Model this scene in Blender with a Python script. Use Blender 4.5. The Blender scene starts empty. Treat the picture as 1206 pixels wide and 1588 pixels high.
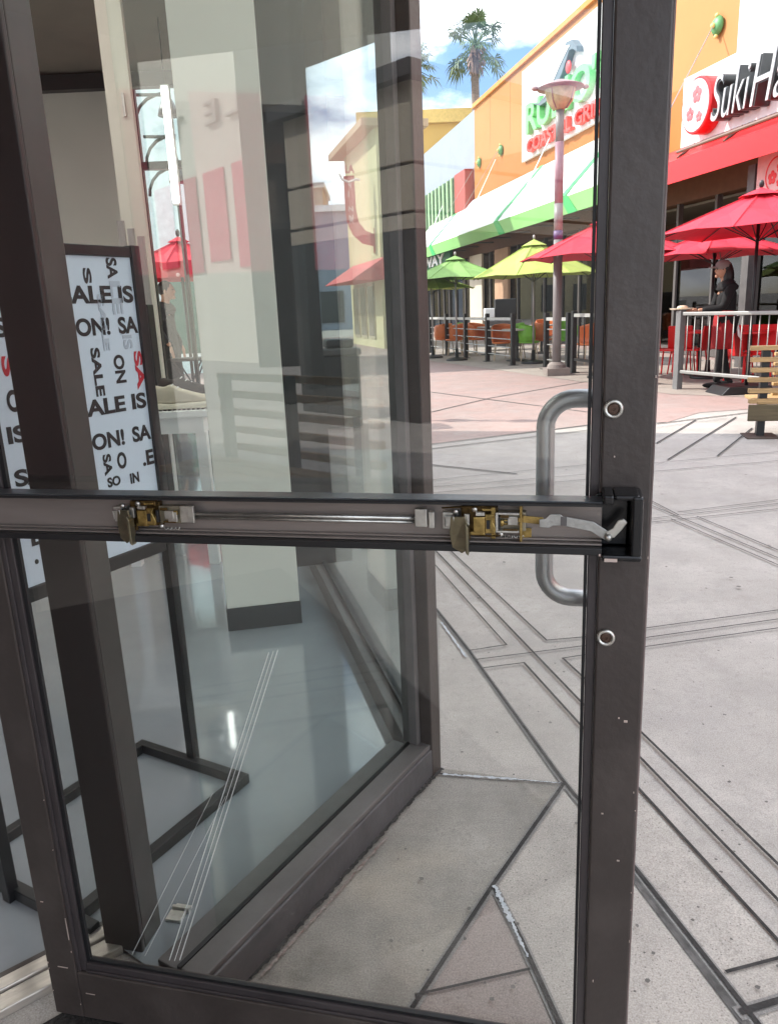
import bpy, bmesh, math, random
from mathutils import Vector, Matrix
random.seed(7)
SC = bpy.context.scene
COL = SC.collection
# ------------------------------------------------------------------ camera
F_PX, CX, CY, CAM_H = 1190.0, 603.0, 794.0, 1.35
ROLL = math.atan2(199, 4606); PITCH = math.radians(14.9)
cam_d = bpy.data.cameras.new('camera'); cam = bpy.data.objects.new('camera', cam_d); COL.objects.link(cam)
cam_d.sensor_fit = 'VERTICAL'; cam_d.sensor_height = 24.0; cam_d.lens = F_PX * 24.0 / 1588.0
cam_d.clip_start = 0.02; cam_d.clip_end = 2000
cam.matrix_world = Matrix.Translation((0, 0, CAM_H)) @ Matrix.Rotation(math.pi/2 - PITCH, 4, 'X') @ Matrix.Rotation(-ROLL, 4, 'Z')
SC.camera = cam
# ------------------------------------------------------------------ light
SUN_AZ = Vector((-0.949, 0.316)); SUN_EL = math.radians(41)
SC.view_settings.view_transform = 'Standard'; SC.view_settings.look = 'None'
SC.view_settings.exposure = 1.28; SC.view_settings.gamma = 1.0
W = bpy.data.worlds.new('World'); SC.world = W; W.use_nodes = True
nt = W.node_tree; nt.nodes.clear()
def N(t, tree=None, **kw):
    n_ = (tree or nt).nodes.new(t)
    for k, v in kw.items(): setattr(n_, k, v)
    return n_
out = N('ShaderNodeOutputWorld'); bg = N('ShaderNodeBackground'); sky = N('ShaderNodeTexSky', sky_type='NISHITA')
sky.sun_disc = False; sky.sun_elevation = SUN_EL; sky.sun_rotation = math.atan2(SUN_AZ.x, SUN_AZ.y) % (2*math.pi)
sky.dust_density = .4; sky.ozone_density = 3.0; sky.altitude = 600
tc = N('ShaderNodeTexCoord'); mp = N('ShaderNodeMapping'); mp.inputs['Scale'].default_value = (1.0, 1.0, 2.2); mp.inputs['Location'].default_value = (2.3, 0.4, 0.15)
nz = N('ShaderNodeTexNoise'); nz.inputs['Scale'].default_value = 3.4; nz.inputs['Detail'].default_value = 9; nz.inputs['Roughness'].default_value = .55
cr = N('ShaderNodeValToRGB'); cr.color_ramp.elements[0].position = .42; cr.color_ramp.elements[1].position = .54
nz2 = N('ShaderNodeTexNoise'); nz2.inputs['Scale'].default_value = 7; nz2.inputs['Detail'].default_value = 6
cr2 = N('ShaderNodeValToRGB'); cr2.color_ramp.elements[0].color = (8.3, 9.1, 10.8, 1); cr2.color_ramp.elements[1].color = (16, 16.2, 16.6, 1)
cr2.color_ramp.elements[0].position = .38; cr2.color_ramp.elements[1].position = .6
mx = N('ShaderNodeMix', data_type='RGBA')
L = nt.links.new
L(tc.outputs['Generated'], mp.inputs[0]); L(mp.outputs[0], nz.inputs[0]); L(mp.outputs[0], nz2.inputs[0])
L(nz.outputs[0], cr.inputs[0]); L(nz2.outputs[0], cr2.inputs[0])
L(cr.outputs[0], mx.inputs[0]); L(sky.outputs[0], mx.inputs[6]); L(cr2.outputs[0], mx.inputs[7])
L(mx.outputs[2], bg.inputs[0]); bg.inputs[1].default_value = 0.115; L(bg.outputs[0], out.inputs[0])
sd = bpy.data.lights.new('sun', 'SUN'); sd.energy = 2.8; sd.angle = math.radians(.5); sd.color = (1, .95, .87)
sun = bpy.data.objects.new('sun', sd); COL.objects.link(sun)
sv = Vector((SUN_AZ.x*math.cos(SUN_EL), SUN_AZ.y*math.cos(SUN_EL), math.sin(SUN_EL)))
sun.rotation_euler = sv.to_track_quat('Z', 'Y').to_euler(); sun.location = (0, 0, 30)
# ------------------------------------------------------------------ measuring helpers (photo pixel -> place in the world)
def ray(px, py):
    x = (px-CX)/F_PX; y = -(py-CY)/F_PX; c, s = math.cos(ROLL), math.sin(ROLL)
    xr = c*x+s*y; yr = -s*x+c*y
    return Vector((xr, math.cos(PITCH)+yr*math.sin(PITCH), yr*math.cos(PITCH)-math.sin(PITCH)))
CAMP = Vector((0, 0, CAM_H))
def G(px, py, z=0.0): d = ray(px, py); return CAMP + d*((z-CAM_H)/d.z)
def Yp(px, py, y): d = ray(px, py); return CAMP + d*(y/d.y)
# ------------------------------------------------------------------ materials
MATS = {}
def mat(name, col, rough=.6, metal=0., var=.12, scale=6., bump=.0, bscale=None, spec=.5, col2=None, stretch=None, thr=None, coat=0.):
    if name in MATS: return MATS[name]
    m = bpy.data.materials.new(name); m.use_nodes = True; t = m.node_tree; p = t.nodes['Principled BSDF']
    p.inputs['Roughness'].default_value = rough; p.inputs['Metallic'].default_value = metal; p.inputs['Specular IOR Level'].default_value = spec
    p.inputs['Coat Weight'].default_value = coat
    tcn = N('ShaderNodeTexCoord', t); mpn = N('ShaderNodeMapping', t)
    if stretch: mpn.inputs['Scale'].default_value = stretch
    nn = N('ShaderNodeTexNoise', t); nn.inputs['Scale'].default_value = scale; nn.inputs['Detail'].default_value = 8; nn.inputs['Roughness'].default_value = .6
    rp = N('ShaderNodeValToRGB', t); e = rp.color_ramp.elements
    e[0].position, e[1].position = thr or (.3, .7)
    if col2 is None:
        e[0].color = tuple(c*(1-var) for c in col)+(1,); e[1].color = tuple(min(1, c*(1+var)) for c in col)+(1,)
    else:
        e[0].color = tuple(col)+(1,); e[1].color = tuple(col2)+(1,)
    t.links.new(tcn.outputs['Object'], mpn.inputs[0]); t.links.new(mpn.outputs[0], nn.inputs[0]); t.links.new(nn.outputs[0], rp.inputs[0]); t.links.new(rp.outputs[0], p.inputs['Base Color'])
    if bump:
        b = N('ShaderNodeBump', t); b.inputs['Strength'].default_value = bump; b.inputs['Distance'].default_value = .01
        n2 = N('ShaderNodeTexNoise', t); n2.inputs['Scale'].default_value = bscale or scale*8; n2.inputs['Detail'].default_value = 5
        t.links.new(mpn.outputs[0], n2.inputs[0]); t.links.new(n2.outputs[0], b.inputs['Height']); t.links.new(b.outputs[0], p.inputs['Normal'])
    MATS[name] = m; return m
def concrete(name, base, dark, aggr=.0, streak=None, stain=None, stainamt=.5, speck=.5):
    if name in MATS: return MATS[name]
    m = bpy.data.materials.new(name); m.use_nodes = True; t = m.node_tree; p = t.nodes['Principled BSDF']; p.inputs['Roughness'].default_value = .85
    p.inputs['Specular IOR Level'].default_value = .25
    tcn = N('ShaderNodeTexCoord', t); lk = t.links.new
    def noise(sc, det=8, st=None, loc=(0, 0, 0), r=.6):
        q = N('ShaderNodeMapping', t); q.inputs['Location'].default_value = loc
        if st: q.inputs['Scale'].default_value = st; q.inputs['Rotation'].default_value = (0, 0, math.radians(-30))
        n_ = N('ShaderNodeTexNoise', t); n_.inputs['Scale'].default_value = sc; n_.inputs['Detail'].default_value = det; n_.inputs['Roughness'].default_value = r
        lk(tcn.outputs['Object'], q.inputs[0]); lk(q.outputs[0], n_.inputs[0]); return n_.outputs[0]
    def ramp(s, a, b, ca=(0, 0, 0, 1), cb=(1, 1, 1, 1)):
        r_ = N('ShaderNodeValToRGB', t); r_.color_ramp.elements[0].position = a; r_.color_ramp.elements[1].position = b
        r_.color_ramp.elements[0].color = ca; r_.color_ramp.elements[1].color = cb; lk(s, r_.inputs[0]); return r_.outputs[0]
    def mix(f, a, b, bt='MIX'):
        q = N('ShaderNodeMix', t, data_type='RGBA', blend_type=bt)
        for i, v in ((0, f), (6, a), (7, b)):
            if isinstance(v, (int, float)): q.inputs[i].default_value = v
            elif isinstance(v, tuple): q.inputs[i].default_value = v if len(v) == 4 else v+(1,)
            else: lk(v, q.inputs[i])
        return q.outputs[2]
    c = mix(ramp(noise(1.7), .38, .62), tuple(x*.88 for x in dark), tuple(base))
    c = mix(ramp(noise(6.5, 12, None, (3, 9, 1), .75), .5, .72, (0, 0, 0, 1), (.9, .9, .9, 1)), c, tuple(x*.70 for x in base))
    c = mix(ramp(noise(3.1, 11, None, (1, 5, 2), .8), .52, .60, (0, 0, 0, 1), (.35, .35, .35, 1)), c, tuple(x*.66 for x in base))
    c = mix(ramp(noise(38, 9, None, (5, 2, 1), .75), .53, .64, (0, 0, 0, 1), (.8, .8, .8, 1)), c, tuple(x*.66 for x in base))
    c = mix(ramp(noise(90, 6, None, (2, 7, 1), .8), .55, .63, (0, 0, 0, 1), (.7, .7, .7, 1)), c, tuple(x*.6 for x in base))
    c = mix(ramp(noise(14, 10), .42, .62, (0, 0, 0, 1), (.5, .5, .5, 1)), c, tuple(x*.86 for x in base))
    if streak: c = mix(ramp(noise(streak, 6, (1, 14, 1)), .5, .7, (0, 0, 0, 1), (.55, .55, .55, 1)), c, tuple(x*.72 for x in base))
    if stain: c = mix(ramp(noise(2.3, 5, None, (4.1, 2.2, 0)), .5, .72, (0, 0, 0, 1), (stainamt,)*3+(1,)), c, tuple(stain))
    sp = ramp(noise(160, 3, None, (0, 0, 0), .7), .62, .68)
    vo = N('ShaderNodeTexVoronoi', t); vo.inputs['Scale'].default_value = 95; lk(tcn.outputs['Object'], vo.inputs[0])
    vs = ramp(vo.outputs['Distance'], .12, .2, (1, 1, 1, 1), (0, 0, 0, 1))
    area = ramp(noise(5, 6, None, (8, 1, 0)), .5-.15*aggr, .6)
    am = N('ShaderNodeMath', t, operation='MULTIPLY'); lk(vs, am.inputs[0]); lk(area, am.inputs[1])
    am2 = N('ShaderNodeMath', t, operation='MULTIPLY'); lk(am.outputs[0], am2.inputs[0]); am2.inputs[1].default_value = speck
    c = mix(am2.outputs[0], c, tuple(x*.35 for x in base))
    fine = ramp(noise(260, 3), .35, .7, (.74, .74, .74, 1), (1.16, 1.16, 1.16, 1))
    c = mix(1.0, c, fine, 'MULTIPLY')
    lk(c, p.inputs['Base Color'])
    b = N('ShaderNodeBump', t); b.inputs['Strength'].default_value = .35; b.inputs['Distance'].default_value = .004
    lk(noise(120, 8), b.inputs['Height']); lk(b.outputs[0], p.inputs['Normal'])
    MATS[name] = m; return m
def glass(name, tint=(.86, .93, .9), r0=.05):
    if name in MATS: return MATS[name]
    m = bpy.data.materials.new(name); m.use_nodes = True; t = m.node_tree; t.nodes.clear(); lk = t.links.new
    o = N('ShaderNodeOutputMaterial', t); ms = N('ShaderNodeMixShader', t); tr = N('ShaderNodeBsdfTransparent', t); gl = N('ShaderNodeBsdfGlossy', t)
    tr.inputs[0].default_value = tint+(1,); gl.inputs['Roughness'].default_value = 0.0
    lw = N('ShaderNodeLayerWeight', t); lw.inputs[0].default_value = .5
    pw = N('ShaderNodeMath', t, operation='POWER'); pw.inputs[1].default_value = 5
    ma = N('ShaderNodeMath', t, operation='MULTIPLY_ADD'); ma.inputs[1].default_value = 1-r0; ma.inputs[2].default_value = r0
    lk(lw.outputs['Facing'], pw.inputs[0]); lk(pw.outputs[0], ma.inputs[0]); lk(ma.outputs[0], ms.inputs[0]); lk(tr.outputs[0], ms.inputs[1]); lk(gl.outputs[0], ms.inputs[2]); lk(ms.outputs[0], o.inputs[0])
    MATS[name] = m; return m
def emis(name, col, st):
    m = bpy.data.materials.new(name); m.use_nodes = True; p = m.node_tree.nodes['Principled BSDF']
    p.inputs['Base Color'].default_value = col+(1,); p.inputs['Emission Color'].default_value = col+(1,); p.inputs['Emission Strength'].default_value = st
    MATS[name] = m; return m
BRONZE = mat('dark bronze painted aluminium', (.048, .038, .034), .42, .0, .12, 5, .10, 70, spec=.5, col2=(.095, .078, .070), thr=(.48, .9))
BRONZE2 = mat('bronze trim edge', (.05, .042, .043), .38, .1, .2, 9, .05, 60)
GREYPAINT = mat('grey painted sill', (.10, .092, .09), .55, .0, .2, 7, .1, 40)
BLACK = mat('black rubber', (.008, .008, .009), .55, 0, .2, 10)
BLACKMETAL = mat('black painted metal', (.012, .012, .013), .4, 0, .2, 5)
GLOSSBLACK = mat('glossy black plastic', (.006, .006, .007), .25, 0, .2, 5)
STEEL = mat('brushed stainless steel', (.40, .41, .42), .43, 1.0, .08, 4, .04, 90, stretch=(1, 1, .1))
ZINC = mat('zinc plated steel', (.55, .54, .5), .35, .9, .2, 40, .1, 120)
BRASS = mat('yellow chromate steel', (.34, .24, .085), .38, .9, .6, 60, .15, 90)
RUST = mat('greasy brown steel', (.10, .06, .02), .4, .7, .5, 60, .15, 90)
CHANNEL = mat('bare channel aluminium', (.27, .235, .215), .42, .5, .15, 7, .05, 60, stretch=(.3, 1, 3))
TOPRAIL = mat('satin dark bar cap', (.05, .055, .062), .32, .6, .12, 6, .05, 60)
CHIP = mat('bare scratched metal', (.55, .45, .40), .5, .3, .2, 40)
CAULK = mat('white caulk', (.36, .38, .40), .7, 0, .45, 60, .5, 90, col2=(.55, .58, .62))
GROUT = mat('dirty dark joint', (.035, .033, .032), .9, 0, .5, 30, .5, 60)
GROUT2 = mat('grey sandy joint', (.11, .105, .10), .9, 0, .5, 25, .5, 60)
CREAM = mat('cream painted wall', (.72, .685, .61), .55, 0, .04, 2)
CREAM2 = mat('warm cream render', (.60, .54, .44), .8, 0, .05, 1.5, .1)
SUNCREAM = mat('pale yellow render', (.55, .48, .29), .8, 0, .07, .8)
WHITE = mat('white paint', (.8, .8, .79), .45, 0, .03, 3)
BROWNC = mat('taupe interior ceiling', (.24, .205, .17), .8, 0, .08, 2)
ORANGE = mat('orange render', (.44, .20, .065), .8, 0, .05, 1, .1, 30)
ORANGE_SHADE = mat('orange render in painted shade', (.44, .15, .03), .8, 0, .05, 1, .1, 30)
BLUEGREY = mat('pale grey render', (.27, .31, .37), .8, 0, .05, 1)
LAV = mat('pale lavender render', (.62, .58, .66), .8, 0, .04, 1)
OCHRE = mat('ochre render', (.55, .34, .08), .8, 0, .06, .6)
RED = mat('bright red metal', (.72, .012, .015), .4, 0, .06, 2)
REDCLOTH = mat('red canvas', (.62, .02, .045), .75, 0, .16, 2.5, .6, 5)
LIME = mat('lime canvas', (.40, .50, .11), .8, 0, .14, 2.5, .6, 5)
GREENCLOTH = mat('leaf green canvas', (.20, .36, .10), .8, 0, .14, 2.5, .6, 5)
AWNWHITE = mat('white awning sheet', (.78, .81, .76), .5, 0, .05, .6)
AWNGREEN = mat('green awning stripe', (.04, .42, .12), .5, 0, .05, 1)
AWNGREEN2 = mat('soft green fascia', (.22, .50, .16), .5, 0, .06, 1)
WOOD = mat('pale slat wood', (.42, .27, .12), .6, 0, .25, 5, .2, 40, stretch=(.4, 6, 6))
WOODD = mat('weathered plank wood', (.11, .085, .045), .7, 0, .35, 5, .2, 40, stretch=(.4, 6, 6))
SKIN = mat('skin', (.42, .22, .14), .5, 0, .06, 8)
HAIR = mat('black hair', (.008, .007, .007), .5, 0, .3, 60, .3, 120)
BLACKCLOTH = mat('black cloth', (.006, .006, .007), .85, 0, .3, 20, .2, 60)
GREYCLOTH = mat('charcoal cloth', (.035, .038, .04), .85, 0, .3, 20, .2, 60)
DOORGLASS = glass('door glass', (.97, .98, .972), .068)
WINGLASS = glass('storefront glass', (.95, .985, .975), .03)
DARKGLASS = glass('dark shop glass', (.45, .46, .45), .03)
# ------------------------------------------------------------------ object helpers
def frame(o, xdir):
    X = Vector((xdir[0], xdir[1], 0)).normalized(); Yv = Vector((-X.y, X.x, 0))
    M = Matrix(((X.x, Yv.x, 0, o[0]), (X.y, Yv.y, 0, o[1]), (0, 0, 1, o[2] if len(o) > 2 else 0), (0, 0, 0, 1)))
    return M
def tag(o, label=None, cat=None, group=None, kind=None):
    if label: o['label'] = label
    if cat: o['category'] = cat
    if group: o['group'] = group
    if kind: o['kind'] = kind
    return o
def thing(name, label, cat, M=None, group=None):
    o = bpy.data.objects.new(name, None); COL.objects.link(o); o.empty_display_size = .1
    if M is not None: o.matrix_world = M
    return tag(o, label, cat, group)
class MB:
    def __init__(s): s.bm = bmesh.new()
    def box(s, x0, x1, y0, y1, z0, z1):
        v = [s.bm.verts.new((x, y, z)) for x in (x0, x1) for y in (y0, y1) for z in (z0, z1)]
        for f in ((0, 1, 3, 2), (4, 6, 7, 5), (0, 4, 5, 1), (2, 3, 7, 6), (0, 2, 6, 4), (1, 5, 7, 3)): s.bm.faces.new([v[i] for i in f])
        return s
    def quad(s, *ps): s.bm.faces.new([s.bm.verts.new(p) for p in ps]); return s
    def prism(s, pts, d):   # 3D polygon extruded by vector d
        d = Vector(d); a = [s.bm.verts.new(p) for p in pts]; b = [s.bm.verts.new(Vector(p)+d) for p in pts]; n_ = len(pts)
        s.bm.faces.new(a[::-1]); s.bm.faces.new(b)
        for i in range(n_): s.bm.faces.new((a[i], a[(i+1) % n_], b[(i+1) % n_], b[i]))
        return s
    def tube(s, pts, r, n=10, cap=True):
        pts = [Vector(p) for p in pts]; rs = r if isinstance(r, (list, tuple)) else [r]*len(pts); rings = []
        ref = None
        for i, p in enumerate(pts):
            d = (pts[min(i+1, len(pts)-1)]-pts[max(i-1, 0)]).normalized()
            if ref is None: ref = d.orthogonal().normalized()
            u = (ref-d*ref.dot(d))
            u = u.normalized() if u.length > 1e-6 else d.orthogonal().normalized()
            ref = u; v = d.cross(u)
            rings.append([s.bm.verts.new(p+(u*math.cos(2*math.pi*k/n)+v*math.sin(2*math.pi*k/n))*rs[i]) for k in range(n)])
        for a, b in zip(rings, rings[1:]):
            for k in range(n): s.bm.faces.new((a[k], a[(k+1) % n], b[(k+1) % n], b[k]))
        if cap: s.bm.faces.new(rings[0][::-1]); s.bm.faces.new(rings[-1])
        return s
    def lathe(s, prof, c=(0, 0, 0), n=20):
        rings = [[s.bm.verts.new((c[0]+r*math.cos(2*math.pi*k/n), c[1]+r*math.sin(2*math.pi*k/n), c[2]+z)) for k in range(n)] for r, z in prof]
        for a, b in zip(rings, rings[1:]):
            for k in range(n): s.bm.faces.new((a[k], a[(k+1) % n], b[(k+1) % n], b[k]))
        s.bm.faces.new(rings[0][::-1]); s.bm.faces.new(rings[-1]); return s
    def ell(s, c, r, M=None, u=14, v=10):
        MM = Matrix.Translation(c) @ (M or Matrix.Identity(4)) @ Matrix.Diagonal((r[0], r[1], r[2], 1))
        bmesh.ops.create_uvsphere(s.bm, u_segments=u, v_segments=v, radius=1, matrix=MM); return s
    def strip(s, pts, w, z):   # ground strip along points
        for a, b in zip(pts, pts[1:]):
            z += .000004
            a = Vector((a[0], a[1], 0)); b = Vector((b[0], b[1], 0)); d = (b-a).normalized(); p = Vector((-d.y, d.x, 0))*w/2
            a = a-d*w*.4; b = b+d*w*.4; zz = Vector((0, 0, z)); s.quad(a-p+zz, b-p+zz, b+p+zz, a+p+zz)
        return s
    def build(s, name, m, parent=None, smooth=False, bevel=0., M=None, solid=0.):
        bmesh.ops.recalc_face_normals(s.bm, faces=s.bm.faces)
        me = bpy.data.meshes.new(name); s.bm.to_mesh(me); s.bm.free(); me.materials.append(m)
        o = bpy.data.objects.new(name, me); COL.objects.link(o)
        if parent is not None: o.parent = parent
        if M is not None: o.matrix_world = M
        if smooth:
            for f in me.polygons: f.use_smooth = True
        if bevel:
            b = o.modifiers.new('bevel', 'BEVEL'); b.width = bevel; b.segments = 2; b.limit_method = 'ANGLE'
        if solid:
            b = o.modifiers.new('solid', 'SOLIDIFY'); b.thickness = solid
        return o
def text(name, s, size, m, parent, loc, ext=.05, mirror=False, rot=0., width=1., shear=0., bold=0., align='LEFT', spacing=1., bevel=0.):
    cu = bpy.data.curves.new(name, 'FONT'); cu.body = s; cu.size = size; cu.extrude = ext; cu.offset = bold; cu.shear = shear; cu.align_x = align; cu.space_character = spacing
    cu.bevel_depth = bevel
    t = bpy.data.objects.new(name+'_src', cu); COL.objects.link(t); bpy.context.view_layer.update()
    me = bpy.data.meshes.new_from_object(t.evaluated_get(bpy.context.evaluated_depsgraph_get())); bpy.data.objects.remove(t)
    me.materials.clear(); me.materials.append(m)
    T = Matrix.Translation(loc) @ Matrix.Rotation(math.pi/2, 4, 'X') @ Matrix.Rotation(rot, 4, 'Z') @ Matrix.Diagonal((-width if mirror else width, 1, 1, 1))
    me.transform(T); o = bpy.data.objects.new(name, me); COL.objects.link(o)
    if parent is not None: o.parent = parent
    return o
def bx(*a): return MB().box(*a)
def fit(o, x0, x1, z0, z1, y):
    xs = [v.co.x for v in o.data.vertices]; zs = [v.co.z for v in o.data.vertices]; a, b2, c, d = min(xs), max(xs), min(zs), max(zs)
    ys = [v.co.y for v in o.data.vertices]; yc = (min(ys)+max(ys))/2
    for v in o.data.vertices:
        v.co.x = x0+(v.co.x-a)/(b2-a)*(x1-x0); v.co.z = z0+(v.co.z-c)/(d-c)*(z1-z0); v.co.y = y+(v.co.y-yc)
def children(o): return [c for c in bpy.data.objects if c.parent == o]
def copy_tree(o, parent=None):
    c = o.copy(); COL.objects.link(c)
    if parent is not None: c.parent = parent
    for ch in children(o): copy_tree(ch, c)
    return c
def struct(o, kind='structure'): o['kind'] = kind; return o
# ================================================================== GROUND
g2 = lambda px, py: G(px, py)
CONC = concrete('plaza concrete', (.50, .465, .43), (.43, .40, .365), .2, None, (.33, .31, .30), .35, .35)
CONCR = concrete('troweled ramp concrete', (.40, .375, .34), (.23, .215, .19), .0, 3., (.46, .41, .34), .75, .25)
CONCP = concrete('pink tinted concrete', (.42, .295, .265), (.40, .32, .295), .0, None, (.40, .34, .31), .5, .2)
CONCT = concrete('tan tinted concrete', (.40, .345, .315), (.36, .31, .29), .0, None, (.33, .27, .25), .5, .3)
CONCA = concrete('exposed aggregate concrete', (.53, .49, .445), (.43, .40, .365), 2.5, None, (.34, .32, .3), .3, .9)
b = MB(); b.quad((-400, -300, 0), (400, -300, 0), (400, 900, 0), (-400, 900, 0)); struct(b.build('ground', CONC))
def sheet(name, pts, m, z=.004):
    b = MB(); b.quad(*[(p[0], p[1], z) for p in pts]); return struct(b.build(name, m))
O1 = Vector((-.323, 1.319)); CR = Vector((.122, 2.034))
FU = (CR-O1).normalized()                      # along the storefront, away from the door jamb
JB = O1-FU*.35
sheet('ramp_slab', [JB+Vector((.02, -.01)), O1, CR, g2(873, 1218), g2(765, 1375), g2(640, 1565), (-.25, .85)], CONCR)
sheet('tan_paving', [g2(640, 1565), g2(765, 1375), g2(866, 1588), (.3, 1.0), (-.2, .85)], CONCT)
sheet('strip_paving', [CR, Vector((.201, 3.182)), g2(745, 1040), g2(873, 1218)], concrete('pale paving', (.53, .495, .455), (.41, .385, .35), .3, 3., None, .4, .3))
sheet('aggregate_paving', [g2(873, 1218), g2(765, 1375), g2(866, 1588), (.35, .9), (.9, .9), g2(1160, 1588), g2(990, 1360)], CONCA)
sheet('aggregate_band', [g2(960, 1195), g2(1206, 1465), (1.1, 1.0), (.75, .95), g2(1165, 1588), g2(960, 1321)], CONCA, .005)
far_a, far_b = g2(640, 692), g2(912, 660)
sheet('pink_paving', [g2(600, 697), g2(912, 660), g2(1035, 655), g2(1085, 640), g2(1206, 632), (9, 11.5), (9, 40), (-14, 40), (-14, 9.5)], CONCP, .004)
sheet('patio_paving', [g2(1040, 612), g2(1206, 618), (8, 9.6), (8, 12), (1.5, 38), (-1.2, 38), g2(668, 560)], concrete('patio concrete', (.42, .37, .32), (.37, .32, .28), .0, None, None, .4, .1), .008)
jb = MB(); je = MB(); ZJ = [0.]
def J(w, *px, z=.0095):
    q = [g2(*p) for p in px]
    if px[-1][0] >= 1200: q.append(q[-1]+(q[-1]-q[-2]).normalized()*3.5)
    ZJ[0] += .00003; jb.strip(q, w, z+ZJ[0])
    if w >= .01: je.strip(q, w*2.2, .0068+ZJ[0])
for pl_ in [((640, 1567), (765, 1375), (873, 1220)), ((676, 947), (727, 1012), (748, 1042), (873, 1215), (988, 1355), (1172, 1590), (1210, 1640)), ((765, 1378), (808, 1462), (866, 1590), (890, 1640))]: J(.010, *pl_)
J(.006, (645, 1548), (820, 1508)); J(.006, (683, 1204), (873, 1219)); J(.008, (1126, 1512), (1206, 1491)); J(.014, (1150, 1574), (1206, 1557))
J(.008, (668, 827), (695, 853), (847, 996)); J(.008, (847, 996), (905, 991)); J(.0065, (660, 862), (785, 1003)); J(.0065, (785, 1003), (727, 1012)); J(.009, (660, 840), (676, 857), (903, 1095), (994, 1181), (1206, 1402))
J(.0065, (739, 1026), (903, 1005), (1001, 992), (1206, 963)); J(.0065, (750, 1039), (812, 1031)); J(.009, (812, 1031), (903, 1132), (991, 1229), (1206, 1465)); J(.0065, (872, 1024), (905, 1019)); J(.009, (872, 1024), (903, 1053), (994, 1140), (1206, 1346))
J(.0065, (905, 991), (1001, 977), (1206, 949)); J(.0065, (905, 1019), (1001, 1006), (1206, 977))
J(.008, (668, 746), (910, 722)); J(.008, (668, 757), (910, 737)); J(.008, (1010, 720), (1206, 702)); J(.008, (1010, 733), (1206, 716)); J(.008, (670, 766), (800, 755), (910, 745))
J(.008, (1008, 778), (1052, 801)); J(.008, (1051, 796), (1206, 777)); J(.008, (1009, 806), (1206, 783)); J(.008, (1009, 812), (1206, 791)); J(.008, (1010, 786), (1206, 868)); J(.008, (1040, 807), (1206, 879)); J(.008, (1080, 803), (1206, 856))
J(.01, (668, 690), (912, 660)); J(.01, (668, 697), (912, 668)); J(.012, (1018, 658), (1200, 636)); J(.01, (1018, 688), (1078, 652)); J(.01, (1035, 714), (1140, 648)); J(.01, (1112, 708), (1165, 665)); J(.008, (1018, 664), (1125, 650))
J(.01, (668, 722), (800, 736)); J(.012, (668, 640), (760, 618)); J(.012, (760, 618), (910, 592)); J(.012, (600, 600), (912, 640))
struct(jb.build('paving_joints', GROUT)); struct(je.build('joint_edges', concrete('dirty joint edge', (.32, .305, .29), (.27, .26, .25), .5, None, None, .4, .6)))
wj = MB()
for w_, pl_ in [(.022, [(748, 1042), (873, 1218), (988, 1360), (1172, 1595), (1210, 1645)]), (.02, [(808, 1462), (866, 1590), (890, 1640)])]: wj.strip([g2(*p) for p in pl_], w_, .0065)
wj.strip([g2(985, 1362), g2(1168, 1600)], .034, .0058)
struct(wj.build('sand_joints', GROUT2))
cb = MB()
def ragged(pts, w, z):
    pts = [g2(*p) for p in pts]
    for a, b_ in zip(pts, pts[1:]):
        a = Vector((a.x, a.y, z)); b_ = Vector((b_.x, b_.y, z)); d = b_-a; p = Vector((-d.y, d.x, 0)).normalized(); k = 34; prev = None
        for i in range(k+1):
            q = a+d*i/k; r1 = w*(.12+.42*random.random()); r2 = w*(.12+.42*random.random()); cur = (q-p*r1, q+p*r2)
            if prev: cb.quad(prev[0], cur[0], cur[1], prev[1])
            prev = cur
ragged([(766, 1378), (793, 1435)], .017, .0105); ragged([(788, 1425), (818, 1490)], .009, .0106); ragged([(686, 1205), (800, 1213)], .012, .0105); ragged([(684, 968), (722, 1022)], .014, .0105); ragged([(800, 1213), (868, 1219)], .005, .0105)
struct(cb.build('joint_caulk', CAULK))
cb = MB(); ragged([(388, 1524), (470, 1436), (560, 1334), (640, 1244), (686, 1196)], .016, .0108); struct(cb.build('sill_grime', GROUT))
cb = MB(); ragged([(405, 1520), (520, 1395), (600, 1303)], .010, .0111); struct(cb.build('flaked_sealant', mat('flaked rusty sealant', (.16, .10, .08), .9, 0, .5, 60, .5, 90, col2=(.34, .31, .29))))
cb = MB()
rg = random.Random(9)
for k in range(150):
    p = g2(rg.uniform(600, 1206), rg.uniform(700, 1560)); r = rg.uniform(.0015, .006)*(1 if p.y < 3 else 2); n_ = 7
    cb.quad(*[(p.x+r*rg.uniform(.6, 1.2)*math.cos(2*math.pi*i/n_), p.y+r*rg.uniform(.6, 1.2)*math.sin(2*math.pi*i/n_), .0112+k*.00001) for i in range(n_)])
struct(cb.build('gum_spots', mat('dark gum spots', (.14, .13, .12), .8, 0, .4, 9)))
# ================================================================== STORE (left): glass front, floor, ceiling, upper mass
RU = Vector((-.235, .972)).normalized()        # street direction: the side window wall runs this way
YB = 9.2
FLOOR = mat('polished blue grey epoxy floor', (.25, .27, .29), .10, 0, .14, 1.3, .16, 16, coat=.8)
RBK = CR+RU*((YB-CR.y)/RU.y)
TH0 = Vector((-.66, 1.49)); TU = Vector((.787, .617)); DW_ = (.973, -.232)
FLOOR.node_tree.nodes['Principled BSDF'].inputs['Coat IOR'].default_value = 1.9; FLOOR.node_tree.nodes['Principled BSDF'].inputs['Coat Weight'].default_value = 1.0; FLOOR.node_tree.nodes['Principled BSDF'].inputs['Coat Roughness'].default_value = .05
inn = [(TH0.x-4*TU.x, TH0.y-4*TU.y), (TH0.x-.06, TH0.y-.03), (-.50, 1.30), (CR.x-.03, CR.y+.01), (RBK.x-.03, YB), (-9, YB), (-9, -1)]
sheet('store_floor', inn, FLOOR, .012)
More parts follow.
